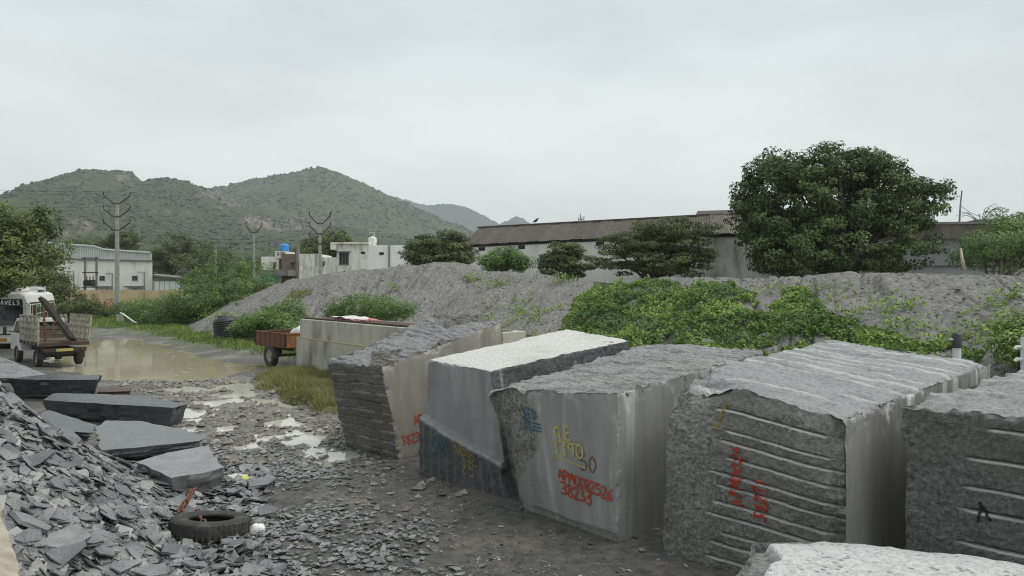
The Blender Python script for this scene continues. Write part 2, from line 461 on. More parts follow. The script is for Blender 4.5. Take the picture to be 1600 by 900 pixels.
# ------------------------------------------------------------------ hills
ROCKS = [(128, 352, 34, 12), (95, 362, 20, 8), (455, 352, 70, 9), (400, 345, 30, 7), (192, 274, 16, 9), (325, 305, 30, 8), (360, 318, 22, 7)]   # bare rock faces seen on the near slopes
def hill(name, prof, D, foot, back, nA, nT, mat, bumpy, seed, label, pxr, gully=0.10):
    pp = np.array(prof, float)
    A = np.linspace(pxr[0], pxr[1], nA); T = np.concatenate([np.linspace(0, 1, nT), np.linspace(1.03, 1.5, max(6, nT // 6))])
    AA, TT = np.meshgrid(A, T, indexing='ij'); a, t = AA.ravel(), TT.ravel()
    ry = np.interp(a, pp[:, 0], pp[:, 1]); rz = np.maximum(EYE + (450 - ry) * D / F, 1.0)
    d = np.where(t <= 1, foot + (D - foot) * t, D + (t - 1) * 2 * (back - D))
    x = (a - 800) / F * D * (0.55 + 0.45 * np.minimum(d, D) / D) + 0 * d
    # keep directions true at the ridge, spread a little less towards the foot
    p = np.stack([x, d, np.zeros_like(x)], 1)
    s = np.where(t <= 1, t ** 0.85 * (1 - 0.12 * np.sin(np.pi * np.minimum(t, 1))), 1 - (t - 1) * 1.6)
    z = rz * s
    z += rz * gully * fbm(p * (7.0 / D * 1.6), seed, 4) * np.sin(np.pi * np.clip(t, 0, 1)) 
    z += bumpy * (0.6 * fbm(p * (1 / (bumpy * 9)), seed + 3, 3) + 0.9 * fbm(p * (1 / (bumpy * 2.2)), seed + 4, 3)) * np.clip(t * 5, 0, 1)
    sx = 800 + x / d * F; sy = 450 + (EYE - z) / d * F; rock = np.zeros(len(x))
    for rx_, ry_, wx_, wy_ in ROCKS:
        e_ = ((sx - rx_) / wx_) ** 2 + ((sy - ry_) / wy_) ** 2 + 0.9 * fbm(p * 0.03, seed + 8, 3); rock = np.maximum(rock, 1 - sstep(0.4, 1.1, e_))
    z = z + rock * 5.0 * fbm(np.stack([x, d, z], 1) * 0.12, seed + 9, 3)
    o = np_mesh(name, np.stack([x, d, z], 1), grid_faces(len(A), len(T)), mat, smooth=True, attrs={'rock': rock})
    o['kind'] = 'structure'; o['label'] = label
    return np.stack([x, d, z], 1), t, o

def hill_mat(name, g1, g2, rock, sc):
    m, nt, b = new_mat(name)
    vec = coords(nt, 'Object')
    n1 = tex_noise(nt, vec, sc, 6, 0.7); n2 = tex_noise(nt, vec, sc * 0.14, 4, 0.6); n3 = tex_noise(nt, vec, sc * 0.30, 5, 0.65)
    col = mixc(nt, rng_map(nt, n1, 0.40, 0.62), g1, g2)
    n4 = tex_noise(nt, coords(nt, 'Object', (1, 1, 0.6)), sc * 1.6, 4, 0.7)
    rk = mixc(nt, rng_map(nt, n4, 0.4, 0.6), rock, tuple(c * 0.45 for c in rock))
    fac = math_n(nt, 'MULTIPLY', rng_map(nt, n3, 0.55, 0.63), rng_map(nt, n2, 0.48, 0.58))
    ra_ = nd(nt, 'ShaderNodeAttribute'); ra_.attribute_name = 'rock'
    fac = math_n(nt, 'MAXIMUM', math_n(nt, 'MULTIPLY', fac, 0.5), math_n(nt, 'MULTIPLY', ra_.outputs['Fac'], rng_map(nt, n1, 0.35, 0.55)))
    col = mixc(nt, fac, col, rk)
    nt.links.new(col, b.inputs['Base Color']); b.inputs['Roughness'].default_value = 0.95
    b.inputs['Specular IOR Level'].default_value = 0.1
    bump(nt, b, n1, 0.9, 2.5)
    return m
PA = [(-500, 400), (-260, 372), (-120, 345), (0, 325), (30, 312), (50, 302), (66, 290), (90, 274), (112, 268), (150, 265), (172, 268), (180, 264), (205, 269), (216, 278), (224, 283), (236, 279), (262, 276), (290, 284),
      (318, 295), (345, 309), (368, 320), (400, 330), (450, 342), (500, 350), (560, 358), (640, 372), (760, 400), (900, 440)]
PB = [(150, 350), (240, 318), (300, 300), (332, 293), (370, 285), (420, 276), (470, 266), (500, 261), (518, 266), (560, 284), (600, 302), (640, 319), (680, 337), (720, 354), (770, 376), (840, 405), (950, 440)]
PC = [(480, 350), (560, 312), (600, 304), (620, 308), (645, 315), (668, 321), (692, 318), (720, 321), (745, 330), (765, 342), (780, 350), (792, 345), (806, 337), (818, 342), (830, 349), (860, 366), (900, 390), (1000, 430)]
m_hA = hill_mat('scrub_hillside', (0.045, 0.060, 0.028), (0.080, 0.096, 0.048), (0.26, 0.225, 0.195), 0.11)
m_hB = hill_mat('scrub_hillside_pale', (0.050, 0.066, 0.030), (0.110, 0.122, 0.062), (0.24, 0.205, 0.175), 0.085)
m_hC = hill_mat('scrub_hillside_distant', (0.04, 0.055, 0.03), (0.07, 0.085, 0.04), (0.14, 0.12, 0.11), 0.05)
hA, tA, _ = hill('hill', PA, 900, 330, 1250, 430, 140, m_hA, 2.6, 100, 'scrub covered rocky hill with two humps at left', (-480, 880))
hB, tB, _ = hill('hill', PB, 1350, 800, 1800, 380, 130, m_hB, 3.2, 120, 'pointed green hill behind the white houses', (160, 940))
hC, tC, _ = hill('hill', PC, 3000, 2200, 3600, 260, 60, m_hC, 4.0, 140, 'distant blue grey ridge with a small peak', (490, 990), 0.05)

# scrub on the near hillsides: low clumps, one mass
ICO_V = []; ph = (1 + 5 ** 0.5) / 2
for s1 in (-1, 1):
    for s2 in (-1, 1):
        ICO_V += [(0, s1, s2 * ph), (s1, s2 * ph, 0), (s2 * ph, 0, s1)]
ICO_V = np.array(ICO_V) / math.hypot(1, ph)
def _ico_faces():
    d = np.linalg.norm(ICO_V[:, None] - ICO_V[None], axis=2); e = d.min(where=d > 0.01, initial=9) * 1.05; fs = []
    for i in range(12):
        for j in range(i + 1, 12):
            for k in range(j + 1, 12):
                if d[i, j] < e and d[j, k] < e and d[i, k] < e:
                    n = np.cross(ICO_V[j] - ICO_V[i], ICO_V[k] - ICO_V[i])
                    fs.append((i, j, k) if n @ ICO_V[i] > 0 else (i, k, j))
    return np.array(fs)
ICO_F = _ico_faces()
OCT_V = np.array([(1,0,0),(-1,0,0),(0,1,0),(0,-1,0),(0,0,1),(0,0,-1)], float); OCT_F = np.array([(0,2,4),(2,1,4),(1,3,4),(3,0,4),(2,0,5),(1,2,5),(3,1,5),(0,3,5)])
def blobs(C, R, seed, low=True):
    r = np.random.default_rng(seed); n = len(C)
    if low:
        a = r.uniform(0, 6.28, n); ca, sa = np.cos(a)[:, None], np.sin(a)[:, None]
        v = OCT_V[None] * (0.75 + 0.6 * r.random((n, 6, 1))); x = v[:, :, 0] * ca - v[:, :, 1] * sa + 0.25 * v[:, :, 2]; y = v[:, :, 0] * sa + v[:, :, 1] * ca
        v = np.stack([x * 1.15, y * 1.15, v[:, :, 2] * 0.85], 2) * R[:, None, None] + C[:, None, :]
        return v.reshape(-1, 3), (OCT_F[None] + (np.arange(n) * 6)[:, None, None]).reshape(-1, 3)
    jit = 0.65 + 0.7 * r.random((n, 12, 1))
    V = C[:, None, :] + ICO_V[None] * R[:, None, None] * jit * np.array([1.15, 1.15, 0.8])
    Fc = ICO_F[None] + (np.arange(n) * 12)[:, None, None]
    return V.reshape(-1, 3), Fc.reshape(-1, 3)
m_scrub = leaf_mat('hill_scrub', (0.034, 0.049, 0.021), (0.068, 0.085, 0.038))
def scrub(P, t, n, rmin, rmax, seed):
    r = np.random.default_rng(seed)
    ok = np.where((t > 0.12) & (t <= 1.02))[0]; w = 0.15 + (noise(P[ok] * 0.018, seed) > 0.45) * 1.0; w /= w.sum()
    c = P[r.choice(ok, n, p=w)] + r.normal(0, 1.2, (n, 3)) * np.array([1, 1, 0.0])
    return c, r.uniform(rmin, rmax, n) * r.uniform(0.6, 1.1, n)
c1, r1 = scrub(hA, tA, 15000, 0.9, 2.4, 1); c2, r2 = scrub(hB, tB, 9000, 1.3, 3.2, 2)
V, Fc = blobs(np.concatenate([c1, c2]), np.concatenate([r1, r2]), 3)
so = np_mesh('hillside_scrub', V, Fc, m_scrub, fattrs={'tint': np.repeat(rng.random(len(Fc) // 8), 8)})
tag(so, 'low thorn scrub dotted over the hillsides', 'scrub', kind='stuff')

# humid air between here and the hills
m_haze = bpy.data.materials.new('humid_air'); m_haze.use_nodes = True
nt = m_haze.node_tree; nt.nodes.clear()
pv = nd(nt, 'ShaderNodeVolumePrincipled'); pv.inputs['Color'].default_value = (0.86, 0.94, 1.0, 1)
pv.inputs['Density'].default_value = 0.00027
mo_ = nd(nt, 'ShaderNodeOutputMaterial'); nt.links.new(pv.outputs[0], mo_.inputs['Volume'])
hz = MB().box(-4200, 4200, -200, 3750, -4, 420).build('haze', m_haze)
tag(hz, 'pale humid air fading the far hills', None, kind='stuff')
# ------------------------------------------------------------------ hand painted lettering
GL = {
 '0': [[(.3,1),(.05,.75),(.05,.25),(.3,0),(.55,.25),(.55,.75),(.3,1)]],
 '1': [[(.15,.8),(.32,1),(.3,0)]],
 '2': [[(.05,.8),(.25,1),(.5,.85),(.45,.55),(.05,.02),(.6,.05)]],
 '3': [[(.05,.95),(.4,1),(.5,.78),(.22,.55),(.52,.4),(.42,.04),(.03,.08)]],
 '4': [[(.4,1),(.05,.4),(.6,.4)],[(.42,.65),(.4,0)]],
 '5': [[(.55,1),(.1,.98),(.08,.6),(.45,.58),(.5,.2),(.25,0),(.02,.1)]],
 '6': [[(.5,1),(.15,.6),(.08,.2),(.3,0),(.52,.2),(.35,.48),(.1,.35)]],
 '7': [[(.05,.97),(.55,1),(.25,0)]],
 '8': [[(.3,.52),(.08,.78),(.3,1),(.52,.78),(.3,.52),(.05,.22),(.3,0),(.55,.22),(.3,.52)]],
 '9': [[(.5,.7),(.3,.52),(.08,.72),(.28,1),(.5,.85),(.48,.4),(.4,0)]],
 'A': [[(.02,0),(.3,1),(.58,0)],[(.12,.38),(.5,.38)]],
 'P': [[(.08,0),(.08,1)],[(.08,1),(.5,.9),(.48,.55),(.1,.48)]],
 'M': [[(.02,0),(.1,1),(.3,.4),(.5,1),(.6,0)]],
 'O': [[(.3,.95),(.05,.6),(.1,.1),(.4,.02),(.55,.4),(.5,.85),(.3,.95)]],
 'R': [[(.08,0),(.08,1)],[(.08,1),(.5,.9),(.45,.55),(.1,.5),(.58,0)]],
 'G': [[(.52,.82),(.3,1),(.06,.7),(.08,.3),(.3,.2),(.5,.45),(.3,.5)],[(.48,.45),(.46,-.25)]],
 'E': [[(.5,1),(.08,.98),(.08,.02),(.55,.04)],[(.1,.52),(.45,.54)]],
 'T': [[(0,1),(.6,1)],[(.3,1),(.3,0)]],
 'V': [[(.02,1),(.3,0),(.58,1)]],
 'L': [[(.1,1),(.1,0),(.55,0)]],
 'S': [[(.52,.85),(.3,1),(.08,.78),(.5,.3),(.3,0),(.05,.15)]],
 'U': [[(.06,1),(.06,.2),(.3,0),(.54,.2),(.54,1)]],
 'D': [[(.08,0),(.08,1)],[(.08,1),(.5,.75),(.5,.25),(.08,0)]],
 '_': [[(-.2,0),(1.0,0)]], ' ': [],
}
def dense(pts, step):
    pts = [np.array(p, float) for p in pts]; out = []
    P = [pts[0]] + pts + [pts[-1]]
    for i in range(1, len(P) - 2):
        n = max(2, int(np.linalg.norm(P[i+1] - P[i]) / step))
        for k in range(n):
            t = k / n
            cr_ = 0.5 * ((2*P[i]) + (-P[i-1] + P[i+1]) * t + (2*P[i-1] - 5*P[i] + 4*P[i+1] - P[i+2]) * t*t + (-P[i-1] + 3*P[i] - 3*P[i+1] + P[i+2]) * t**3)
            lin = P[i] * (1 - t) + P[i+1] * t
            out.append(0.6 * cr_ + 0.4 * lin)
    out.append(pts[-1]); return np.array(out)
def strokes_for(text, h, gap=0.72, wob=0.03, seed=0):
    """polylines in metres, baseline at 0,0"""
    r = np.random.default_rng(seed); res = []; x = 0
    for ch in text:
        for st in GL[ch]:
            s = np.array(st, float) + r.normal(0, wob, (len(st), 2))
            s[:, 0] += x
            res.append(s * h)
        x += gap
    return res
def paint(name, mat, parent, polys, width, surf, step=0.02, label=None):
    """polys: polylines in plane coordinates; surf(a, b) -> 3d points lying just proud of the surface"""
    V, Fc = [], []; n0 = 0
    for k, pl in enumerate(polys):
        p = dense(pl, step); d = np.gradient(p, axis=0); d /= np.linalg.norm(d, axis=1)[:, None] + 1e-9
        s = np.stack([-d[:, 1], d[:, 0]], 1); w = width * (0.85 + 0.3 * noise(np.concatenate([p * 30, np.zeros((len(p), 1))], 1), k))[:, None] / 2
        for off in (-1, 0, 1):
            q = p + s * w * off
            V.append(surf(q[:, 0], q[:, 1], 0.0012 * k))
        m = len(p)
        for i in range(m - 1):
            for o in (0, 1):
                Fc.append((n0 + o*m + i, n0 + o*m + i + 1, n0 + (o+1)*m + i + 1, n0 + (o+1)*m + i))
        n0 += 3 * m
    o = np_mesh(name, np.concatenate(V), np.array(Fc), mat, parent=parent)
    if label: o['label'] = label
    return o
def paint_mat(name, c, rough=0.6, wear=0.5):
    m, nt, b = new_mat(name)
    n = tex_noise(nt, coords(nt, 'Object'), 38, 5, 0.7)
    nt.links.new(mixc(nt, rng_map(nt, n, 0.42, 0.64), c, tuple(x * 0.72 + 0.02 for x in c)), b.inputs['Base Color'])
    b.inputs['Roughness'].default_value = rough
    tr = nd(nt, 'ShaderNodeBsdfTransparent'); mx = nd(nt, 'ShaderNodeMixShader')
    nt.links.new(rng_map(nt, n, 0.52, 0.66, 0.0, wear), mx.inputs[0])
    nt.links.new(b.outputs[0], mx.inputs[1]); nt.links.new(tr.outputs[0], mx.inputs[2])
    nt.links.new(mx.outputs[0], nt.nodes['Material Output'].inputs['Surface'])
    return m
P_RED = paint_mat('red_paint', (0.46, 0.05, 0.022), wear=0.3); P_MAROON = paint_mat('maroon_paint', (0.16, 0.035, 0.03), wear=0.6)
P_YEL = paint_mat('yellow_paint', (0.50, 0.43, 0.17), wear=0.12); P_BLUE = paint_mat('blue_paint', (0.05, 0.12, 0.18), wear=0.85)
P_FADED = paint_mat('faded_ochre_paint', (0.25, 0.19, 0.05), wear=0.75)

# ------------------------------------------------------------------ stone blocks
def stone_mat(name, sawn, rough, top, spots=False):
    m, nt, b = new_mat(name)
    vec = coords(nt, 'Object')
    a = nd(nt, 'ShaderNodeAttribute'); a.attribute_name = 'mask'
    sp = nd(nt, 'ShaderNodeSeparateColor'); nt.links.new(a.outputs['Color'], sp.inputs[0])
    streak = tex_noise(nt, coords(nt, 'Object', (4.2, 4.2, 0.42)), 1.2, 6, 0.62)
    streak2 = tex_noise(nt, coords(nt, 'Object', (3.0, 3.0, 0.16)), 1.4, 3, 0.6)
    cloud = tex_noise(nt, vec, 1.1, 5, 0.6); fine = tex_noise(nt, vec, 26, 5, 0.75); grit = tex_noise(nt, vec, 120, 3, 0.7)
    s = mixc(nt, rng_map(nt, streak, 0.38, 0.66), tuple(c * 0.76 for c in sawn), tuple(c * 1.06 for c in sawn))
    s = mixc(nt, rng_map(nt, streak2, 0.60, 0.70, 0, 0.42), s, tuple(min(1, c * 1.7) for c in sawn))
    s = mixc(nt, rng_map(nt, cloud, 0.45, 0.7, 0, 0.65), s, tuple(c * 0.55 for c in sawn))
    s = mixc(nt, rng_map(nt, grit, 0.54, 0.70, 0, 0.25), s, tuple(min(1, c * 1.5) for c in sawn))
    s = mixc(nt, rng_map(nt, fine, 0.52, 0.68, 0, 0.35), s, tuple(c * 0.5 for c in sawn))
    r = mixc(nt, rng_map(nt, fine, 0.40, 0.60), tuple(c * 0.66 for c in rough), tuple(c * 1.65 for c in rough))
    mid = tex_noise(nt, coords(nt, 'Object', (1, 1, 1.6)), 9, 6, 0.7)
    r = mixc(nt, rng_map(nt, mid, 0.54, 0.68, 0, 0.55), r, tuple(c * 0.5 for c in rough))
    r = mixc(nt, rng_map(nt, cloud, 0.45, 0.7, 0, 0.6), r, (rough[0] * 0.75, rough[1] * 0.68, rough[2] * 0.55))
    r = mixc(nt, rng_map(nt, grit, 0.56, 0.70, 0, 0.4), r, tuple(min(1, c * 2.2) for c in rough))
    t = mixc(nt, rng_map(nt, fine, 0.40, 0.58), tuple(c * 0.74 for c in top), tuple(min(1, c * 1.12) for c in top))
    t = mixc(nt, rng_map(nt, cloud, 0.52, 0.70, 0, 0.5), t, tuple(c * 0.62 for c in top))
    t = mixc(nt, rng_map(nt, grit, 0.60, 0.70, 0, 0.45), t, tuple(c * 0.35 for c in top))
    if spots:   # rain spots drying on the flat top
        mp = coords(nt, 'Object', (1.0, 1.0, 0.2))
        vo = nd(nt, 'ShaderNodeTexVoronoi'); vo.inputs['Scale'].default_value = 15; nt.links.new(mp, vo.inputs['Vector'])
        keep = rng_map(nt, tex_noise(nt, vec, 2.2, 2), 0.35, 0.6, 0.12, 0.24)
        sm = math_n(nt, 'LESS_THAN', vo.outputs['Distance'], keep)
        t = mixc(nt, math_n(nt, 'MULTIPLY', sm, 0.75), t, tuple(c * 0.28 for c in top))
    c = mixc(nt, sp.outputs[0], s, r)
    c = mixc(nt, sp.outputs[1], c, t)
    c = mixc(nt, sp.outputs[2], c, (0.66, 0.66, 0.63))
    nt.links.new(c, b.inputs['Base Color'])
    ro = math_n(nt, 'ADD', rng_map(nt, cloud, 0.35, 0.65, 0.42, 0.68), math_n(nt, 'MULTIPLY', sp.outputs[0], 0.12))
    nt.links.new(ro, b.inputs['Roughness'])
    h = math_n(nt, 'MULTIPLY', math_n(nt, 'ADD', fine, math_n(nt, 'MULTIPLY', grit, 0.4)), math_n(nt, 'ADD', math_n(nt, 'MAXIMUM', sp.outputs[0], sp.outputs[1]), 0.10))
    bump(nt, b, h, 0.9, 0.03)
    return m

FN = {'front': (1, 0), 'back': (1, 1), 'left': (0, 0), 'right': (0, 1), 'top': (2, 1), 'bottom': (2, 0)}
def make_block(name, C, res, faces, mat, label, chip=0.05, cat='stone block', warp=None):
    """C: bottom FL FR BR BL then top FL FR BR BL.  faces[name] = f(p, u, v, w) -> (disp, mask rgb)"""
    C = np.array([tuple(c) for c in C], float)
    def tri(U):
        u, v, w = U[:, 0:1], U[:, 1:2], U[:, 2:3]
        b_ = (1-u)*(1-v)*C[0] + u*(1-v)*C[1] + u*v*C[2] + (1-u)*v*C[3]
        t_ = (1-u)*(1-v)*C[4] + u*(1-v)*C[5] + u*v*C[6] + (1-u)*v*C[7]
        return b_ * (1-w) + t_ * w
    ctr = C.mean(0); size = np.array([np.linalg.norm(C[1]-C[0]), np.linalg.norm(C[3]-C[0]), np.linalg.norm(C[4]-C[0])])
    idx = {'front': (0,1,5,4), 'back': (2,3,7,6), 'left': (3,0,4,7), 'right': (1,2,6,5), 'top': (4,5,6,7), 'bottom': (0,3,2,1)}
    N = {}
    for f, q in idx.items():
        n = np.cross(C[q[2]] - C[q[0]], C[q[3]] - C[q[1]]); n /= np.linalg.norm(n)
        if n @ (C[list(q)].mean(0) - ctr) < 0: n = -n
        N[f] = n
    def on(U, f):
        ax, side = FN[f]; return np.abs(U[:, ax] - side) < 1e-6
    def dist(U, f):
        ax, side = FN[f]; return np.abs(U[:, ax] - side) * size[ax]
    def displace(U):
        P = tri(U); Q = P.copy(); mask = np.zeros((len(U), 3)); cnt = np.zeros(len(U))
        for f in FN:
            k = on(U, f)
            if f == 'bottom' or not k.any(): continue
            p = P[k]; dd, mm = faces[f](p, U[k, 0], U[k, 1], U[k, 2])
            Q[k] += N[f] * dd[:, None]
            mask[k] += mm; cnt[k] += 1
            for g in FN:
                if FN[g][0] == FN[f][0]: continue
                e_ = dist(U[k], g)
                a = chip * np.clip(fbm(p * 3.1, 200 + FN[g][0], 3) * 0.7 + 0.35 * fbm(p * 13, 210 + FN[g][0], 2) + 0.25, 0, 1) ** 1.5 * (1.0 if 'top' in (f, g) else 0.45)
                Q[k] -= N[f] * (a * np.exp(-e_ / (0.02 + 0.5 * a)))[:, None]
        if warp is not None: Q = warp(Q, U)
        return Q, mask / np.maximum(cnt, 1)[:, None]
    par = [np.linspace(0, 1, r_ + 1) if np.ndim(r_) == 0 else np.unique(np.clip(np.round(np.concatenate([[0, 1], r_]), 5), 0, 1)) for r_ in res]
    res = tuple(len(q_) - 1 for q_ in par)
    lat, quads = [], []
    base = 0
    def gridU(ax, side):
        o = [a for a in range(3) if a != ax]; n = [res[o[0]] + 1, res[o[1]] + 1]
        i, j = np.meshgrid(np.arange(n[0]), np.arange(n[1]), indexing='ij')
        L = np.zeros((i.size, 3), int); L[:, o[0]] = i.ravel(); L[:, o[1]] = j.ravel(); L[:, ax] = side * res[ax]
        return L, grid_faces(n[0], n[1])
    for f in ('front', 'back', 'left', 'right', 'top'):
        ax, side = FN[f]; L, q = gridU(ax, side)
        flip = (ax == 1) == (side == 1)
        if flip: q = q[:, ::-1]
        lat.append(L); quads.append(q + base); base += len(L)
    lat = np.concatenate(lat); quads = np.concatenate(quads)
    key = lat[:, 0] * 1000000 + lat[:, 1] * 1000 + lat[:, 2]
    _, first, inv = np.unique(key, return_index=True, return_inverse=True)
    U = np.stack([par[k_][lat[first][:, k_]] for k_ in range(3)], 1)
    V, mask = displace(U)
    o = np_mesh(name, V, inv.ravel()[quads], mat, cattrs={'mask': mask})
    # closed underside
    tag(o, label, cat, 'quarried stone blocks in the yard')
    def surf_on(f, lift=0.006):
        def s(a, b, extra=0.0):
            if f == 'front': U_ = np.stack([a / size[0], np.zeros_like(a), b / size[2]], 1)
            elif f == 'right': U_ = np.stack([np.ones_like(a), a / size[1], b / size[2]], 1)
            q, _ = displace(U_); return q + N[f] * (lift + extra)
        return s
    return o, surf_on, size

def const(n, r, g, bl=0.0):
    m = np.zeros((n, 3)); m[:, 0] = r; m[:, 1] = g; m[:, 2] = bl; return m
def sawn(seed, amp=0.006):
    def f(p, u, v, w): return amp * fbm(p * 1.3, seed, 2), const(len(p), 0, 0)
    return f
def rough_face(seed, amp=0.05, top=0.0):
    def f(p, u, v, w):
        return amp * fbm(p * 1.6, seed, 4) + amp * 0.4 * fbm(p * 7, seed + 1, 4, 0.65) + 0.010 * fbm(p * 24, seed + 6, 2), const(len(p), 1 - top, top)
    return f
def layered_top(seed, pitch, amp=0.05, depth=4.0, dark=0.25, groove=0.0, ridge_amp=0.035):
    """split top with low steps running across"""
    def f(p, u, v, w):
        s = v * depth / pitch + (0.10 + 0.2 * (groove < 0.1)) * fbm(p * 0.9, seed, 3) + 0.12 * u
        k = np.floor(s); fr = s - k
        st = noise(np.stack([k * 1.7, np.floor(u * 3 + k * 0.37), np.zeros_like(k)], 1), seed)
        seg = noise(np.stack([u * 2.6 + k * 0.7, k * 1.3, k * 0], 1), seed + 11) > 0.48
        crack = np.exp(-((fr - 0.5) * pitch / 0.024) ** 2) * seg * (groove < 0.1)
        pale_line = np.exp(-((fr - 0.5) * pitch / 0.026) ** 2) * (noise(np.stack([u * 2.2 + k, k * 1.9, k * 0], 1), seed + 15) > 0.36) * (groove > 0.1)  # pale drill lines running across the split top
        rq_ = np.stack([u * 2.2 + 3.0, v * depth * 3.4 + 0.5 * fbm(p * 0.7, seed + 13, 2), np.zeros_like(u)], 1)
        ridge = 0.5 - np.abs(fbm(rq_, seed + 12, 4, 0.6)) * 1.6
        d = ridge_amp * ridge + amp * 0.30 * (st - 0.5) + amp * 0.25 * (0.5 - fr) * (groove < 0.1) + amp * 0.55 * fbm(p * 1.1, seed + 2, 4) + amp * 0.32 * fbm(p * 5, seed + 4, 4, 0.65) + 0.007 * fbm(p * 22, seed + 8, 2) - 0.06 * crack + 0.008 * pale_line + 0.012 * (0.5 - fr) * (groove > 0.1)
        m = const(len(p), 0, 1)
        dk = dark * (fbm(p * np.array([1.0, 1.0, 0.1]) * 1.7, seed + 7, 3) > 0.15)
        m[:, 0] = 0; m[:, 1] = 1 - dk
        m[:, 0] = dk
        g = groove * pale_line
        m[:, 2] = g
        return d, m
    return f
def groove_rows(ws, n, hgt=1.9):
    return np.concatenate([np.linspace(0, 1, n)] + [np.array(ws) + o_ / hgt for o_ in (-0.022, -0.015, -0.010, -0.005, 0.0, 0.005, 0.010, 0.016)])
def drilled_front(seed, ws, u0, amp=0.05, half=0.014, slope=0.0, gshow=0.9, u1=1.02, hgt=1.9):
    ws = np.array(sorted(ws))
    def f(p, u, v, w):
        w2 = w + slope * u
        k = np.clip(np.searchsorted(ws, w2), 0, len(ws)); lo = np.where(k > 0, ws[np.maximum(k - 1, 0)], 0); hi = np.where(k < len(ws), ws[np.minimum(k, len(ws) - 1)], 1)
        fr = (w2 - lo) / np.maximum(hi - lo, 1e-3)
        inz = sstep(u0 - 0.03, u0 + 0.02, u)
        st = hsh(k.astype(np.int64), np.full(len(k), seed), np.full(len(k), 3), seed) - 0.5
        d = amp * fbm(p * 1.4, seed, 4) + amp * 0.4 * fbm(p * 6, seed + 2, 4, 0.65) + 0.010 * fbm(p * 24, seed + 6, 2)
        d += inz * (0.045 * (fr - 0.5) + 0.016 * st)
        dm = np.min(np.abs(w2[:, None] - ws[None]), axis=1) * hgt
        kk = np.argmin(np.abs(w2[:, None] - ws[None]), axis=1)
        start = u0 + 0.12 * (hsh(kk, kk * 0, kk * 0 + 7, seed) - 0.35); stop = u1 - 0.12 * hsh(kk, kk * 0 + 2, kk * 0, seed)
        g = np.exp(-(dm / half) ** 2) * sstep(start - 0.02, start + 0.02, u) * (1 - sstep(stop - 0.02, stop + 0.02, u))
        sdw = (w2 - ws[kk]) * hgt; keep = sstep(start - 0.02, start + 0.02, u) * (1 - sstep(stop - 0.02, stop + 0.02, u))
        g = np.exp(-(sdw / half) ** 2) * keep * (0.55 + 0.45 * (noise(p * 6, seed + 21) > 0.3)); lip = np.exp(-((sdw + 0.008) / (half * 0.75)) ** 2) * keep  # pale drill bruising kept to the upward lip, painting the light it catches
        d -= 0.026 * g
        m = const(len(p), 1, 0); m[:, 0] = 1 - 0.45 * inz * hsh(k.astype(np.int64), k.astype(np.int64) * 0 + 4, k.astype(np.int64) * 0, seed) * sstep(0.35, 0.65, noise(p * np.array([1.1, 1.1, 3.0]), seed + 3)); m[:, 2] = np.clip(lip * 1.2 - 0.1, 0, 1) * gshow * (0.35 + 0.75 * noise(p * 3, seed + 5))
        return d, m
    return f

# block 1: leaning, layered dark front, sawn flank
m_b1 = stone_mat('stone_brown_grey', (0.29, 0.275, 0.235), (0.125, 0.118, 0.105), (0.26, 0.26, 0.26))
C1 = [(-3.12, 13.86, 0), (-1.93, 12.74, 0), (-0.1, 15.2, 0), (-1.3, 16.2, 0), at(511, 567, 13.5), at(597, 573, 12.75), at(785, 502, 15.2), at(690, 488, 16.2)]
def b1_front(p, u, v, w):
    ws = np.array([0.1, 0.2, 0.31, 0.41, 0.5, 0.6, 0.7, 0.8, 0.9]); w2 = w + 0.02 * fbm(p * 1.5, 71, 2)
    k = np.searchsorted(ws, w2)
    st = hsh(k, np.floor(u * 2.2 + k * 0.41).astype(np.int64), k * 0, 77) - 0.5
    dm = np.min(np.abs(w2[:, None] - ws[None]), axis=1) * 1.7
    g = np.exp(-(dm / 0.014) ** 2)
    d = 0.028 * st + 0.022 * fbm(p * 2.2, 72, 4) - 0.02 * g + 0.012 * fbm(p * 10, 73, 4)
    m = const(len(p), 1, 0); m[:, 2] = 0.25 * np.exp(-((dm - 0.02) / 0.012) ** 2) * (noise(p * 5, 75) > 0.5)
    return d, m
B1, s1, z1 = make_block('stone_block', C1, (60, 100, 90), {'front': b1_front, 'back': rough_face(2), 'left': rough_face(3), 'right': sawn(4), 'top': layered_top(5, 0.3, 0.10, 3.6, 1.0, 0.0, 0.06)}, m_b1,
    'leaning grey stone block with layered dark end, farthest left of the row', 0.12)
paint('painted_number', P_RED, B1, strokes_for('38235', 0.15, 0.72, 0.03, 4), 0.022, lambda a, b, e=0.0: s1('right')(a + 0.12, b + 0.27, e), label='red painted number')
paint('painted_letter', P_RED, B1, strokes_for('AP', 0.15, 0.7, 0.02, 5), 0.026, lambda a, b, e=0.0: s1('right')(a + 0.47, b + 0.55, e), label='red painted letters')

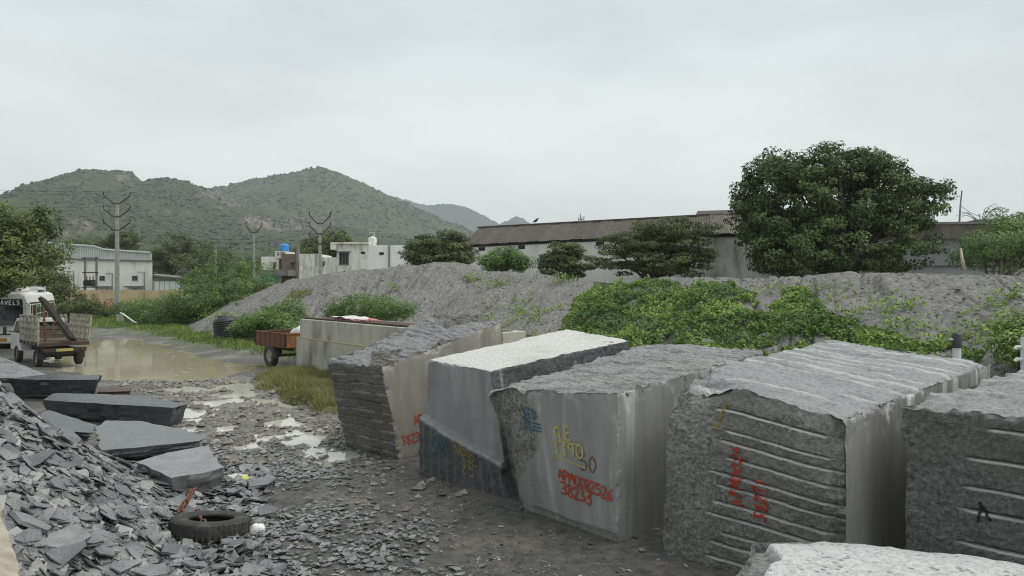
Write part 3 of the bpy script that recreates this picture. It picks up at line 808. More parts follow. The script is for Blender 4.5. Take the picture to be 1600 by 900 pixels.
# block 2: pale top, sawn upper face above a darker ledge
m_b2 = stone_mat('stone_blue_grey', (0.275, 0.285, 0.28), (0.075, 0.084, 0.086), (0.68, 0.675, 0.625))
C2 = [(-1.42, 11.75, 0), (0.0, 10.5, 0), (2.2, 13.7, 0), (1.05, 15.0, 0), at(668, 562, 11.75), at(765, 580, 10.7), at(983, 531, 13.7), at(885, 514, 15.0)]
def b2_front(p, u, v, w):
    edge = 0.53 - 0.25 * u + 0.008 * fbm(p * 4, 81, 2)
    below = 1 - sstep(-0.012, 0.012, w - edge); lip = np.exp(-((w - edge + 0.02) / 0.016) ** 2)
    vert = np.abs(np.sin(u * 31 + 0.6 * fbm(p * 1.2, 82, 2))) ** 14
    d = below * (0.10 + 0.02 * fbm(p * 2.2, 83, 4) + 0.012 * fbm(p * 9, 84, 3) - 0.02 * vert * sstep(0.9, 0.5, w / np.maximum(edge, 0.01))) + (1 - below) * 0.004 * fbm(p, 85, 2)
    m = const(len(p), 0, 0); m[:, 0] = below; m[:, 2] = 0.55 * lip + 0.12 * below * vert
    return d, m
def b2_right(p, u, v, w):
    vert = np.abs(np.sin(v * 37 + 1.5 * fbm(p * 0.8, 186, 2))) ** 24
    d = 0.04 * fbm(p * 2, 86, 4) + 0.02 * fbm(p * 8, 87, 3); m = const(len(p), 1, 0); m[:, 2] = 0.35 * vert * (noise(p * 2.5, 187) > 0.55)
    return d, m
def b2_top(p, u, v, w):
    m = const(len(p), 0, 1); m[:, 0] = 0.8 * ((fbm(p * 2.3, 88, 4) > 0.62) & (fbm(p * 9, 90, 2) > -0.2)); m[:, 1] = 1 - m[:, 0]
    return 0.012 * fbm(p * 1.5, 89, 4), m
B2, s2, z2 = make_block('stone_block', C2, (80, 100, 130), {'front': b2_front, 'back': rough_face(12), 'left': sawn(13), 'right': b2_right, 'top': b2_top}, m_b2,
    'stone block with pale flat top and a slanting dark ledge across its face', 0.07)
f2 = s2('front', 0.01)
paint('painted_number', P_FADED, B2, strokes_for('38252', 0.15, 0.68, 0.03, 6) , 0.022, lambda a, b, e=0.0: f2(a * 0.95 + 0.86, b + 0.56 - 0.35 * a, e), label='faded yellow painted number')
paint('painted_number', P_FADED, B2, strokes_for('25', 0.2, 0.8, 0.03, 7), 0.028, lambda a, b, e=0.0: f2(a + 1.02, b + 0.27 - 0.25 * a, e), label='faded yellow painted number')
paint('painted_mark', P_BLUE, B2, [np.array([(0, .14), (.06, .2), (.14, .1), (.04, .02), (.16, .0)]), np.array([(.2, .18), (.22, 0.02), (.3, .1), (.34, .19)]), np.array([(-.02, -.06), (.2, -.09), (.36, -.1)])], 0.03,
      lambda a, b, e=0.0: f2(a + 0.36, b + 0.55, e), label='faded blue paint mark')

# block 3: sawn faces with drips, broken rough corner at left
m_b3 = stone_mat('stone_grey_streaked', (0.325, 0.328, 0.315), (0.21, 0.205, 0.188), (0.31, 0.31, 0.305))
C3 = [(0.13, 9.9, 0), (1.21, 8.49, 0), (3.9, 11.7, 0), (2.5, 13.4, 0), at(757, 612, 9.75), at(966, 614, 8.49), at(1195, 549, 11.8), at(1020, 536, 13.4)]
def b3_front(p, u, v, w):
    lim = 0.30 * sstep(0.18, 0.62, w) + 0.05 + 0.03 * fbm(p * 2.5, 91, 3)
    br = 1 - sstep(-0.025, 0.025, u - lim)
    d = br * (-0.16 * (1 - u / np.maximum(lim, 0.02)) * sstep(0.15, 0.5, w) * 0.6 + 0.06 * fbm(p * 2.2, 92, 4) + 0.02 * fbm(p * 8, 93, 3) - 0.02) + (1 - br) * (0.005 * fbm(p * 1.2, 94, 2))
    foot = (1 - sstep(0.05, 0.10, w + 0.03 * fbm(p * 2, 95, 2))) * sstep(0.1, 0.25, u)
    d -= foot * 0.03
    m = const(len(p), np.clip(br + 0.7 * foot, 0, 1), 0)
    # deep drill scores running down from the top edge
    for uu, dep, wid in ((0.42, 0.16, 0.016), (0.97, 0.2, 0.02)):
        gsc = np.exp(-((u - uu) / wid) ** 2) * sstep(1 - dep, 1 - dep + 0.08, w); d -= 0.03 * gsc
    m[:, 2] = (1 - br) * 0.45 * np.exp(-((u - 0.425 + 0.02 * (1 - w)) / 0.022) ** 2) * noise(p * np.array([9, 9, 2.0]), 96)
    return d, m
def b3_right(p, u, v, w):
    d = 0.006 * fbm(p * 1.2, 97, 2); m = const(len(p), 0, 0)
    for vv, dep, wid in ((0.055, 0.16, 0.008), (0.10, 0.1, 0.007), (0.3, 0.12, 0.01)):
        g = np.exp(-((v - vv) / wid) ** 2) * sstep(1 - dep, 1 - dep + 0.1, w); d -= 0.04 * g
    drip = sstep(0.35, 0.95, w) * (noise(np.stack([v * 28, w * 1.4, np.zeros_like(v)], 1), 98) > 0.66)
    m[:, 2] = 0.35 * drip
    return d, m
def b3_left(p, u, v, w): 
    d = -0.26 * np.sin(np.pi * np.clip((w - 0.02) / 0.86, 0, 1)) ** 1.2 + 0.07 * fbm(p * 2, 99, 4) + 0.02 * fbm(p * 8, 79, 3)
    return d, const(len(p), 1, 0)
B3, s3, z3 = make_block('stone_block', C3, (80, 200, 96), {'front': b3_front, 'back': rough_face(22), 'left': b3_left, 'right': b3_right, 'top': layered_top(25, 0.22, 0.06, 4.3, 0.6, 0.0, 0.055)}, m_b3,
    'tall sawn stone block with yellow GE 3390 and red numbers painted on it', 0.10)
f3 = s3('front', 0.010)
W3 = z3[0]
def t3(u, w): 
    return lambda a, b, e=0.0: f3(a + u * W3, b + w * z3[2] - 0.03 * a, e)
paint('painted_letters', P_YEL, B3, strokes_for('GE', 0.15, 0.95, 0.008, 8), 0.026, t3(0.52, 0.67), label='yellow painted letters GE')
paint('painted_number', P_YEL, B3, strokes_for('3390', 0.165, 0.72, 0.008, 9), 0.026, t3(0.48, 0.555), label='yellow painted number 3390')
paint('painted_underline', P_YEL, B3, [np.array([(0, 0), (.45, -.005)])], 0.018, t3(0.47, 0.65), label='yellow underline below GE')
paint('painted_underline', P_YEL, B3, [np.array([(0, 0), (.25, -.025), (.52, -.075)])], 0.018, t3(0.46, 0.535), label='yellow underline below 3390')
paint('painted_number', P_MAROON, B3, strokes_for('50', 0.18, 0.75, 0.04, 10), 0.014, t3(0.70, 0.47), label='maroon painted mark')
paint('painted_word', P_RED, B3, [s * np.array([1, 1]) + np.array([0, -0.12 * s[:, 0].mean()]) for s in strokes_for('APMOOR2526', 0.13, 0.64, 0.04, 11)], 0.021, t3(0.50, 0.375), label='red painted word and number')
paint('painted_number', P_RED, B3, [s + np.array([0, -0.06 * s[:, 0].mean()]) for s in strokes_for('38233', 0.15, 0.66, 0.035, 12)], 0.024, t3(0.51, 0.265), label='red painted number 38233')
paint('painted_mark', P_BLUE, B3, [np.array([(0, -.02 - .045 * k), (.1, -.03 - .045 * k), (.2, -.05 - .045 * k), (.3, -.06 - .045 * k)]) for k in range(3)] + strokes_for('STD', 0.13, 0.72, 0.03, 13), 0.022, t3(0.25, 0.80), label='faded blue lettering and stripes')
paint('painted_line', P_YEL, B3, [np.array([(0, 0), (.005, -.2), (0.0, -.34)])], 0.016, t3(0.215, 0.95), label='thin yellow line')

# block 4: drilled face, rough left flank, sawn right flank
m_b4 = stone_mat('stone_drilled_grey', (0.32, 0.317, 0.30), (0.195, 0.194, 0.18), (0.345, 0.35, 0.35))
C4 = [(1.71, 8.25, 0), (3.07, 6.83, 0), (6.4, 10.0, 0), (5.1, 11.45, 0), at(1057, 584, 8.25), at(1320, 655, 6.83), at(1550, 566, 10.0), at(1300, 530, 11.45)]
W4 = [0.085, 0.165, 0.225, 0.315, 0.385, 0.475, 0.54, 0.63, 0.715, 0.775, 0.885]
base4 = drilled_front(31, W4, 0.30, 0.05, 0.010, 0.0, 0.9)
def b4_front(p, u, v, w):
    d, m = base4(p, u, v, w)
    d += 0.10 * sstep(0.34, 0.05, u) * (0.4 + 0.6 * np.sin(np.pi * np.clip(w, 0, 1))) - 0.05 * sstep(0.9, 1.0, w)
    rt = sstep(0.90, 0.95, u + 0.03 * fbm(p * 3, 33, 2)); d -= rt * (0.05 + 0.05 * fbm(p * 5, 34, 3))
    m[:, 2] *= (1 - rt)
    return d, m
def b4_right(p, u, v, w):
    d = 0.006 * fbm(p * 1.2, 35, 2); m = const(len(p), 0, 0)
    for vv in np.linspace(0.03, 0.97, 12):
        g = np.exp(-((v - vv) / 0.006) ** 2) * sstep(0.80, 0.9, w); d -= 0.02 * g
    drip = sstep(0.2, 0.9, w) * (noise(np.stack([v * 22, w * 0.7, np.zeros_like(v)], 1), 36) > 0.68)
    m[:, 2] = 0.6 * drip
    return d, m
def b4_warp(Q, U):
    m = sstep(0.42, 0.04, U[:, 0]) * sstep(0.22, 0.0, U[:, 1]) * sstep(0.72, 1.0, U[:, 2])
    k = np.floor(Q[:, 0] * 5 + Q[:, 1] * 3)
    Q = Q.copy(); Q[:, 2] -= m * (0.10 + 0.12 * noise(Q * 4.0, 39) + 0.06 * (fbm(Q * 7, 40, 3) > 0.1)); Q[:, :2] += (m * 0.08)[:, None] * np.array([0.7, 0.7]); return Q
B4, s4, z4 = make_block('stone_block', C4, (80, 150, groove_rows(W4, 80)), {'front': b4_front, 'back': rough_face(32), 'left': rough_face(37, 0.08), 'right': b4_right, 'top': layered_top(38, 0.36, 0.055, 4.6, 0.15, 0.8, 0.035)}, m_b4,
    'large stone block with eleven drill grooves and red vertical writing on its face', 0.15, warp=b4_warp)
f4 = s4('front', 0.012); W = z4[0]
def vert_text(u, w):
    return lambda a, b, e=0.0: f4(-b + u * W, a + w * z4[2] - 0.16 * (-b), e)
paint('painted_word', P_RED, B4, strokes_for('APMOO24', 0.12, 0.80, 0.05, 14), 0.022, vert_text(0.46, 0.385), label='red painted word running upward')
paint('painted_number', P_RED, B4, strokes_for('38231', 0.13, 0.70, 0.04, 15), 0.022, vert_text(0.60, 0.345), label='red painted number running upward')
paint('painted_line', P_FADED, B4, [np.array([(0, 0), (-.03, -.12), (-.05, -.22), (-.10, -.34)])], 0.03, lambda a, b, e=0.0: f4(a + 0.34 * W, b + 0.93 * z4[2], e), label='ochre paint streak')

# block 5: right edge of the picture
m_b5 = stone_mat('stone_dark_grey', (0.22, 0.22, 0.205), (0.135, 0.136, 0.130), (0.33, 0.335, 0.33))
C5 = [(3.65, 6.9, 0), (5.05, 5.45, 0), (8.0, 8.3, 0), (6.6, 9.6, 0), at(1412, 634, 6.9), (5.05, 5.45, 1.86), (8.0, 8.3, 2.0), at(1597, 576, 9.6)]
W5 = [0.2, 0.40, 0.555, 0.66, 0.795, 0.94]
base5 = drilled_front(41, W5, 0.27, 0.045, 0.012, 0.0, 0.9)
B5, s5, z5 = make_block('stone_block', C5, (80, 110, groove_rows(W5, 80)), {'front': base5, 'back': rough_face(42), 'left': rough_face(43, 0.05), 'right': sawn(44), 'top': layered_top(45, 0.5, 0.08, 4, 0.3, 0.4, 0.06)}, m_b5,
    'dark rough stone block with widely spaced drill grooves at the right edge', 0.13)
P_BLACK = paint_mat('black_paint', (0.012, 0.012, 0.012), wear=0.2)
f5 = s5('front', 0.012)
paint('painted_mark', P_BLACK, B5, [np.array([(0, 0), (.012, .1), (.0, .17)]), np.array([(0.0, .17), (.05, .1), (.10, .04)])], 0.025, lambda a, b, e=0.0: f5(a + 0.62, b + 0.97, e), label='small black painted stroke')

# block 6: pale rain spotted slab close to the camera
m_b6 = stone_mat('stone_pale_spotted', (0.30, 0.30, 0.29), (0.20, 0.20, 0.195), (0.68, 0.685, 0.67), True)
C6 = [(0.85, 3.4, 0), (3.7, 2.5, 0), (3.45, 4.2, 0), (1.60, 4.92, 0), (0.85, 3.4, 1.33), (3.7, 2.5, 1.33), (3.45, 4.2, 1.33), (1.60, 4.92, 1.33)]
def b6_back(p, u, v, w):
    return 0.24 * np.sin(np.pi * np.clip(u, 0, 1)) ** 0.8 + 0.05 * fbm(p * 2.2, 52, 4) + 0.02 * fbm(p * 9, 53, 3), const(len(p), 1, 0)
def b6_top(p, u, v, w):
    e = np.minimum(1 - v, u); rim = 1 - sstep(0.04, 0.07, u + 0.05 * fbm(p * 3, 54, 3))
    return 0.012 * fbm(p * 2.0, 55, 4) - 0.07 * rim - 0.02 * (1 - sstep(0.0, 0.02, 1 - v)), const(len(p), rim, 1 - rim)
B6, s6, z6 = make_block('stone_block', C6, (120, 90, 60), {'front': rough_face(56), 'back': b6_back, 'left': rough_face(57), 'right': rough_face(58), 'top': b6_top}, m_b6,
    'pale rain spotted stone slab in the bottom right corner', 0.02)

# ------------------------------------------------------------------ slate: big slabs, loose shards, chips
def slate_mat(name, c1, c2, info=True, spots=True):
    m, nt, b = new_mat(name)
    vec = coords(nt, 'Object'); geo = nd(nt, 'ShaderNodeNewGeometry')
    n1 = tex_noise(nt, geo.outputs['Position'], 3.5, 5, 0.6); n2 = tex_noise(nt, geo.outputs['Position'], 30, 4, 0.7)
    col = mixc(nt, rng_map(nt, n1, 0.36, 0.66), c1, c2)
    if info:
        oi = nd(nt, 'ShaderNodeObjectInfo'); f = oi.outputs['Random']
    else:
        a = nd(nt, 'ShaderNodeAttribute'); a.attribute_name = 'tint'; f = a.outputs['Fac']
    col = mixc(nt, 1.0, col, mixc(nt, f, (0.5, 0.51, 0.53), (1.08, 1.08, 1.06)), 'MULTIPLY')
    if spots:
        vo = nd(nt, 'ShaderNodeTexVoronoi'); vo.inputs['Scale'].default_value = 26; nt.links.new(geo.outputs['Position'], vo.inputs['Vector'])
        sm = math_n(nt, 'LESS_THAN', vo.outputs['Distance'], rng_map(nt, n1, 0.4, 0.6, 0.12, 0.26))
        col = mixc(nt, math_n(nt, 'MULTIPLY', sm, 0.7), col, (0.02, 0.022, 0.025))
    nt.links.new(col, b.inputs['Base Color'])
    nt.links.new(rng_map(nt, n1, 0.35, 0.65, 0.22, 0.42), b.inputs['Roughness'])
    b.inputs['Specular IOR Level'].default_value = 0.75
    bump(nt, b, n2, 0.3, 0.008)
    return m
m_slate = slate_mat('slate', (0.125, 0.127, 0.128), (0.255, 0.257, 0.258))
m_slate_stuff = slate_mat('slate_chips', (0.12, 0.12, 0.12), (0.31, 0.31, 0.304), False)
m_slate_dark = slate_mat('slate_dark', (0.045, 0.05, 0.055), (0.085, 0.09, 0.098))

def slab(name, pts, th, mat, label, tilt=(0, 0), taper=0.16):
    """pts: (px, py, z) of the top outline; a thick slab with rough split edges"""
    top = np.array([tuple(at_z(a, b_, c)) for a, b_, c in pts])
    # densify outline and make it ragged
    out = []
    for i in range(len(top)):
        a, b_ = top[i], top[(i + 1) % len(top)]; n = max(2, int(np.linalg.norm(b_ - a) / 0.06))
        for k in range(n): out.append(a + (b_ - a) * k / n)
    out = np.array(out); c = out.mean(0)
    s = np.cumsum(np.linalg.norm(np.roll(out, -1, 0) - out, axis=1))
    rad = out - c
    j = fbm(out * 3.0, 301, 4, 0.6) * 0.07
    out = out + rad / (np.linalg.norm(rad, axis=1)[:, None] + 1e-9) * j[:, None]
    nl = 6; rings = []
    for k in range(nl + 1):
        f = k / nl; lay = hsh(np.full(len(out), k), (np.arange(len(out)) // 5), np.full(len(out), 5), 9) - 0.5
        r = out + rad / (np.linalg.norm(rad, axis=1)[:, None] + 1e-9) * ((-taper * f + 0.06 * lay * (k > 0)) )[:, None]
        r[:, 2] -= th * f; rings.append(r)
    n = len(out); V = np.concatenate(rings + [[c], [c - np.array([0, 0, th])]])
    Fc = []
    for k in range(nl):
        for i in range(n):
            i2 = (i + 1) % n; Fc.append((k*n + i, (k+1)*n + i, (k+1)*n + i2, k*n + i2))
    me = bpy.data.meshes.new(name)
    T = [(len(V) - 2, i, (i + 1) % n) for i in range(n)] + [(len(V) - 1, nl*n + (i + 1) % n, nl*n + i) for i in range(n)]
    me.from_pydata([tuple(v) for v in V], [], Fc + T); me.materials.append(mat)
    import bmesh
    bm = bmesh.new(); bm.from_mesh(me); bmesh.ops.recalc_face_normals(bm, faces=bm.faces); bm.to_mesh(me); bm.free()
    o = bpy.data.objects.new(name, me); link(o)
    tag(o, label, 'slate slab', 'large slate slabs beside the track'); return o
slab('slate_slab', [(-60, 566, 0.95), (-10, 553, 1.05), (30, 568, 0.85), (72, 585, 0.62), (40, 590, 0.6), (-40, 592, 0.75)], 0.16, m_slate, 'sloping dull grey slate slab nearest the parked truck')
slab('slate_slab', [(16, 592, 0.62), (40, 585, 0.62), (157, 586, 0.62), (152, 593, 0.62), (80, 594, 0.62)], 0.42, m_slate_dark, 'thick dark slate slab with a pale top below the truck')
slab('slate_slab', [(66, 625, 0.5), (85, 614, 0.5), (200, 617, 0.5), (293, 631, 0.46), (270, 637, 0.46), (180, 632, 0.5)], 0.42, m_slate_dark, 'long pointed slate slab lying toward the puddles')
slab('slate_slab', [(150, 668, 0.5), (165, 657, 0.5), (222, 658, 0.5), (290, 672, 0.46), (320, 681, 0.44), (312, 689, 0.44), (240, 697, 0.44), (158, 704, 0.46)], 0.2, m_slate, 'flat wide slate slab with rain pits, just above the heap')
slab('slate_slab', [(212, 722, 0.44), (262, 706, 0.44), (324, 697, 0.42), (349, 730, 0.40), (320, 738, 0.40), (268, 746, 0.42)], 0.42, m_slate, 'pale topped slate slab with a dark broken end beside the rusty chain')
slab('slate_slab', [(52, 652, 0.75), (75, 640, 0.78), (150, 664, 0.62), (140, 676, 0.6), (90, 672, 0.66)], 0.2, m_slate_dark, 'dark wedge of slate at the top of the scrap heap')
m_redslab = pmat('rusty_slab', (0.12, 0.05, 0.04), (0.05, 0.045, 0.045), 4, 0.6)
slab('slate_slab', [(150, 613, 0.3), (163, 607, 0.3), (206, 605, 0.32), (204, 611, 0.32)], 0.24, m_redslab, 'small reddish brown slab behind the long pointed slab')

def shard_geo(n, seed, k=5):
    """unit shards: irregular flat prisms. returns V (n,2k,3)"""
    r = np.random.default_rng(seed)
    ang = (np.arange(k)[None] + r.uniform(-0.38, 0.38, (n, k))) * 2 * np.pi / k + r.uniform(0, 6.28, (n, 1))
    rad = r.uniform(0.55, 1.1, (n, k)); asp = r.uniform(0.45, 1.0, (n, 1))
    x = np.cos(ang) * rad; y = np.sin(ang) * rad * asp
    th = r.uniform(0.022, 0.075, (n, 1))
    top = np.stack([x, y, np.broadcast_to(th, x.shape)], 2); sh = 1 + r.uniform(-0.1, 0.14, (n, k))
    bot = np.stack([x * sh, y * sh, -np.broadcast_to(th, x.shape)], 2)
    return np.concatenate([top, bot], 1)
SH_F = np.array([(0,1,2),(0,2,3),(0,3,4),(5,7,6),(5,8,7),(5,9,8)] + [t for i in range(5) for t in ((i, 5+i, 5+(i+1)%5), (i, 5+(i+1)%5, (i+1)%5))])
def rot_mats(nrm_, yaw):
    z = nrm_ / np.linalg.norm(nrm_, axis=1)[:, None]
    a = np.stack([np.cos(yaw), np.sin(yaw), np.zeros_like(yaw)], 1)
    x = a - z * (a * z).sum(1)[:, None]; x /= np.linalg.norm(x, axis=1)[:, None]
    y = np.cross(z, x); return np.stack([x, y, z], 2)
def heap_normal(x, y):
    e = 0.08
    hx = (heap_h(x + e, y) - heap_h(x - e, y)) / (2*e); hy = (heap_h(x, y + e) - heap_h(x, y - e)) / (2*e)
    return np.stack([-hx, -hy, np.ones_like(x)], 1)
HSEED = np.random.default_rng(77)
# loose shards one can pick out
def pick_heap(n, tight):
    X, Y = [], []
    while len(X) < n:
        x = HSEED.uniform(-8.2, -1.6); y = HSEED.uniform(5.2, 12.0)
        h = heap_h(np.array([x]), np.array([y]))[0]
        px = 800 + x / y * F; py = 450 + (EYE - h) / y * F
        if px < -30 or py > 925 or px > 420: continue
        if x > -2.75 - 0.55 * (y - 5.0) + 1.0 and h < 0.01 and HSEED.random() > 0.25: continue
        if y < 6.2 and x < -2.6 and px < 45: continue
        if math.hypot(x + 3.58, y - 8.78) < 0.5: continue
        X.append(x); Y.append(y)
    return np.array(X), np.array(Y)
N1 = 300
X, Y = pick_heap(N1, True)
G = shard_geo(40, 5)
shard_me = []
for k in range(40):
    me = bpy.data.meshes.new('slate_shard'); me.from_pydata([tuple(p) for p in G[k]], [], [tuple(f) for f in SH_F]); me.materials.append(m_slate); shard_me.append(me)
hz_ = ground_h(X, Y)[0]; nr = heap_normal(X, Y) + HSEED.normal(0, 0.24, (N1, 3)) * np.array([1, 1, 0.1])
R3 = rot_mats(nr, HSEED.uniform(0, 6.28, N1)); sz = HSEED.gamma(4.0, 0.023, N1) + 0.05
sz = np.minimum(sz, 0.36)
for i in range(N1):
    o = bpy.data.objects.new('slate_shard', shard_me[i % 40]); COL.objects.link(o)
    m4 = Matrix([list(R3[i][r_]) + [0] for r_ in range(3)] + [[0, 0, 0, 1]])
    o.matrix_world = Matrix.Translation((X[i], Y[i], hz_[i] + 0.09 + 0.15 * sz[i])) @ m4 @ Matrix.Diagonal((sz[i], sz[i], max(0.12, sz[i]) * HSEED.uniform(0.7, 1.5), 1))
    tag(o, 'loose flat slate shard lying on the scrap heap at lower left', 'slate shard', 'slate shards on the scrap heap')
# the rest of the heap and the chips trodden into the yard
def chips(X, Y, size, lift, seed, spread):
    n = len(X); g = shard_geo(n, seed); r = np.random.default_rng(seed + 1)
    nr = heap_normal(X, Y) + r.normal(0, spread, (n, 3)) * np.array([1, 1, 0.1])
    R_ = rot_mats(nr, r.uniform(0, 6.28, n)); g = g * size[:, None, None]
    V = np.einsum('nij,nkj->nki', R_, g)
    z = ground_h(X, Y)[0] + lift
    V += np.stack([X, Y, z], 1)[:, None, :]
    Fc = SH_F[None] + (np.arange(n) * 10)[:, None, None]
    return V.reshape(-1, 3), Fc.reshape(-1, 3), np.repeat(r.random(n), len(SH_F))
Xa, Ya = pick_heap(11000, False)
sza = HSEED.gamma(3.0, 0.019, len(Xa)) + 0.03
V, Fc, tn = chips(Xa, Ya, np.minimum(sza, 0.2), 0.02 + 0.06 * HSEED.random(len(Xa)), 400, 0.34)
o = np_mesh('slate_scrap', V, Fc, m_slate_stuff, fattrs={'tint': tn})
tag(o, 'heap of small broken slate scrap at lower left', 'slate scrap', kind='stuff')
NC = 42000
xc = HSEED.uniform(-7.5, 3.2, NC); yc = 5.5 + 11.5 * HSEED.random(NC) ** 1.15
pp3 = xy0(xc, yc)
pxl = 800 + xc / yc * F; pyl = 450 + EYE / yc * F
edge_px = np.interp(pyl, [650, 700, 750, 800, 850, 900], [300, 560, 560, 600, 680, 760])
den = 1 - sstep(-170, 90, pxl - edge_px + 60 * fbm(pp3 * 0.9, 66, 3))
den *= 0.45 + 0.55 * sstep(-0.25, 0.15, fbm(pp3 * 1.1, 67, 3))
den = np.maximum(den, 0.05 * sstep(0.0, 0.4, fbm(pp3 * 0.8, 68, 3) + 0.2))
den *= 1 - sstep(12.5, 15.5, yc) * 0.85
tan_strip = 1 - sstep(-0.15, 0.25, poly_sd(xc, yc, gpoly([(345, 792), (420, 775), (500, 760), (480, 790), (400, 812), (350, 815)])))
den *= 1 - 0.9 * tan_strip
for pp_ in SMALL_PUDDLES: den *= sstep(0.0, 0.25, poly_sd(xc, yc, pp_))
ok = (HSEED.random(NC) < den * 0.8) & (heap_h(xc, yc) < 0.35) & (np.hypot(xc + 3.58, yc - 8.78) > 0.46)
xc, yc = xc[ok], yc[ok]
szc = HSEED.gamma(3.0, 0.0108, len(xc)) + 0.014
V, Fc, tn = chips(xc, yc, np.minimum(szc, 0.10), 0.012 + 0.02 * HSEED.random(len(xc)), 500, 0.16)
o = np_mesh('slate_chips', V, Fc, m_slate_stuff, fattrs={'tint': tn})
tag(o, 'flat slate chips strewn over the muddy yard', 'slate chips', kind='stuff')
print('chips', len(xc))

# mud clods pressed up along the ruts
nc = 16000; xm = HSEED.uniform(-13, -0.5, nc); ym = HSEED.uniform(9.5, 26, nc); pm = xy0(xm, ym)
wm = (1 - sstep(-0.3, 1.6, poly_sd(xm, ym, ROAD))) + 0.12
okm = (HSEED.random(nc) < wm * sstep(-0.4, 0.3, fbm(pm * 1.4, 72, 3))); xm, ym = xm[okm], ym[okm]
zm = ground_h(xm, ym)[0]; kp = zm > -0.02; xm, ym, zm = xm[kp], ym[kp], zm[kp]
rm_ = HSEED.gamma(2.2, 0.011, len(xm)) + 0.012
V, Fc = blobs(np.stack([xm, ym, zm + rm_ * 0.2], 1), rm_, 73)
m_clod = pmat('mud_clods', (0.24, 0.225, 0.195), (0.11, 0.102, 0.088), 3, 0.3, 0.3)
o = np_mesh('mud_clods', V, Fc, m_clod); tag(o, 'wet mud clods and grit along the rutted track', 'mud', kind='stuff')

# fine grit over the bare yard
ng = 17000; xg = HSEED.uniform(-5.5, 3.4, ng); yg = 5.6 + 11 * HSEED.random(ng) ** 1.3; pg = xy0(xg, yg)
okg = HSEED.random(ng) < (0.25 + 0.75 * sstep(-0.2, 0.3, fbm(pg * 0.9, 74, 3))) * (heap_h(xg, yg) < 0.1)
okg &= ~((xg > 0.2) & (yg + 0.95 * xg > 9.6 + 0.0 * xg))
xg, yg = xg[okg], yg[okg]; szg = HSEED.gamma(2.0, 0.0055, len(xg)) + 0.006
V, Fc, tn = chips(xg, yg, np.minimum(szg, 0.045), 0.006 + 0.006 * HSEED.random(len(xg)), 600, 0.35)
o = np_mesh('stone_grit', V, Fc, m_slate_stuff, fattrs={'tint': tn}); tag(o, 'fine stone grit scattered over the bare yard', 'grit', kind='stuff')
# loose stones on the mound
nq = 3500; pq = mound_pt(HSEED.uniform(330, 1880, nq), HSEED.random(nq) ** 0.8 * 1.02); rq = HSEED.gamma(1.8, 0.012, nq) + 0.012
V, Fc = blobs(pq + np.array([0, 0, 0.01]), np.minimum(rq, 0.16), 75)
o = np_mesh('mound_stones', V, Fc, m_mound); tag(o, 'loose stones on the face of the mound', 'stones', kind='stuff')
# ------------------------------------------------------------------ vegetation
def leaf_quads(C, Nn, L, Wd, seed, droop=0.0):
    """diamond leaves at C with rough normals Nn, length L, width Wd"""
    r = np.random.default_rng(seed); n = len(C)
    z = Nn / (np.linalg.norm(Nn, axis=1)[:, None] + 1e-9)
    a = r.normal(0, 1, (n, 3)); a[:, 2] -= droop
    x = a - z * (a * z).sum(1)[:, None]; x /= np.linalg.norm(x, axis=1)[:, None] + 1e-9
    y = np.cross(z, x)
    L = np.asarray(L)[:, None] if np.ndim(L) else L; Wd = np.asarray(Wd)[:, None] if np.ndim(Wd) else Wd
    s = r.uniform(0.7, 1.25, (n, 1))
    V = np.stack([C - x * L * s * 0.5, C + y * Wd * s * 0.5 + z * Wd * 0.18 - x * L * 0.06, C + x * L * s * 0.5, C - y * Wd * s * 0.5 + z * Wd * 0.18 - x * L * 0.06], 1)
    return V.reshape(-1, 3), np.arange(n * 4).reshape(-1, 4)

def in_ball(r, n, shell=0.0):
    d = r.normal(0, 1, (n, 3)); d /= np.linalg.norm(d, axis=1)[:, None]
    return d * (shell + (1 - shell) * r.random((n, 1)) ** (1 / 2.2))

def crown_mesh(name, lobes, n_clump, n_leaf, clump_r, leaf, mat, parent, seed, flat=0.7, shell=0.45, droop=0.3, up=0.7, origin=(0, 0, 0), tint_bias=0.0):
    r = np.random.default_rng(seed); lobes = np.array(lobes, float)
    vol = (lobes[:, 3] * lobes[:, 4] * lobes[:, 5]) ** 0.75; pick = r.choice(len(lobes), n_clump, p=vol / vol.sum())
    d = in_ball(r, n_clump, shell); low = d[:, 2] < -0.55; d[low, 2] *= 0.6
    cc = lobes[pick, :3] + d * lobes[pick, 3:6]; cc += r.normal(0, clump_r * 0.3, cc.shape); far_ = r.random(n_clump) < 0.12; cc[far_] = lobes[pick[far_], :3] + d[far_] * lobes[pick[far_], 3:6] * r.uniform(1.0, 1.16, (far_.sum(), 1))
    rad = clump_r * r.uniform(0.55, 1.3, n_clump)
    cnt = np.maximum(6, (n_leaf * (rad / clump_r) ** 2).astype(int)); own = np.repeat(np.arange(n_clump), cnt); n = len(own)
    o = in_ball(r, n, 0.25); 
    P = cc[own] + o * rad[own][:, None] * np.array([1.15, 1.15, flat])
    out = d[own] * 0.6 + o * 0.5
    Nn = out + np.array([0, 0, up]) + r.normal(0, 0.5, (n, 3))
    V, Fc = leaf_quads(P, Nn, leaf[0], leaf[1], seed + 1, droop)
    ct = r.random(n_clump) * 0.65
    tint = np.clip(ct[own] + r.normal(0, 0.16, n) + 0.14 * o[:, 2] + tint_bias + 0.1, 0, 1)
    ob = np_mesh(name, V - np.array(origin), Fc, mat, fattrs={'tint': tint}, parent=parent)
    return cc, ob

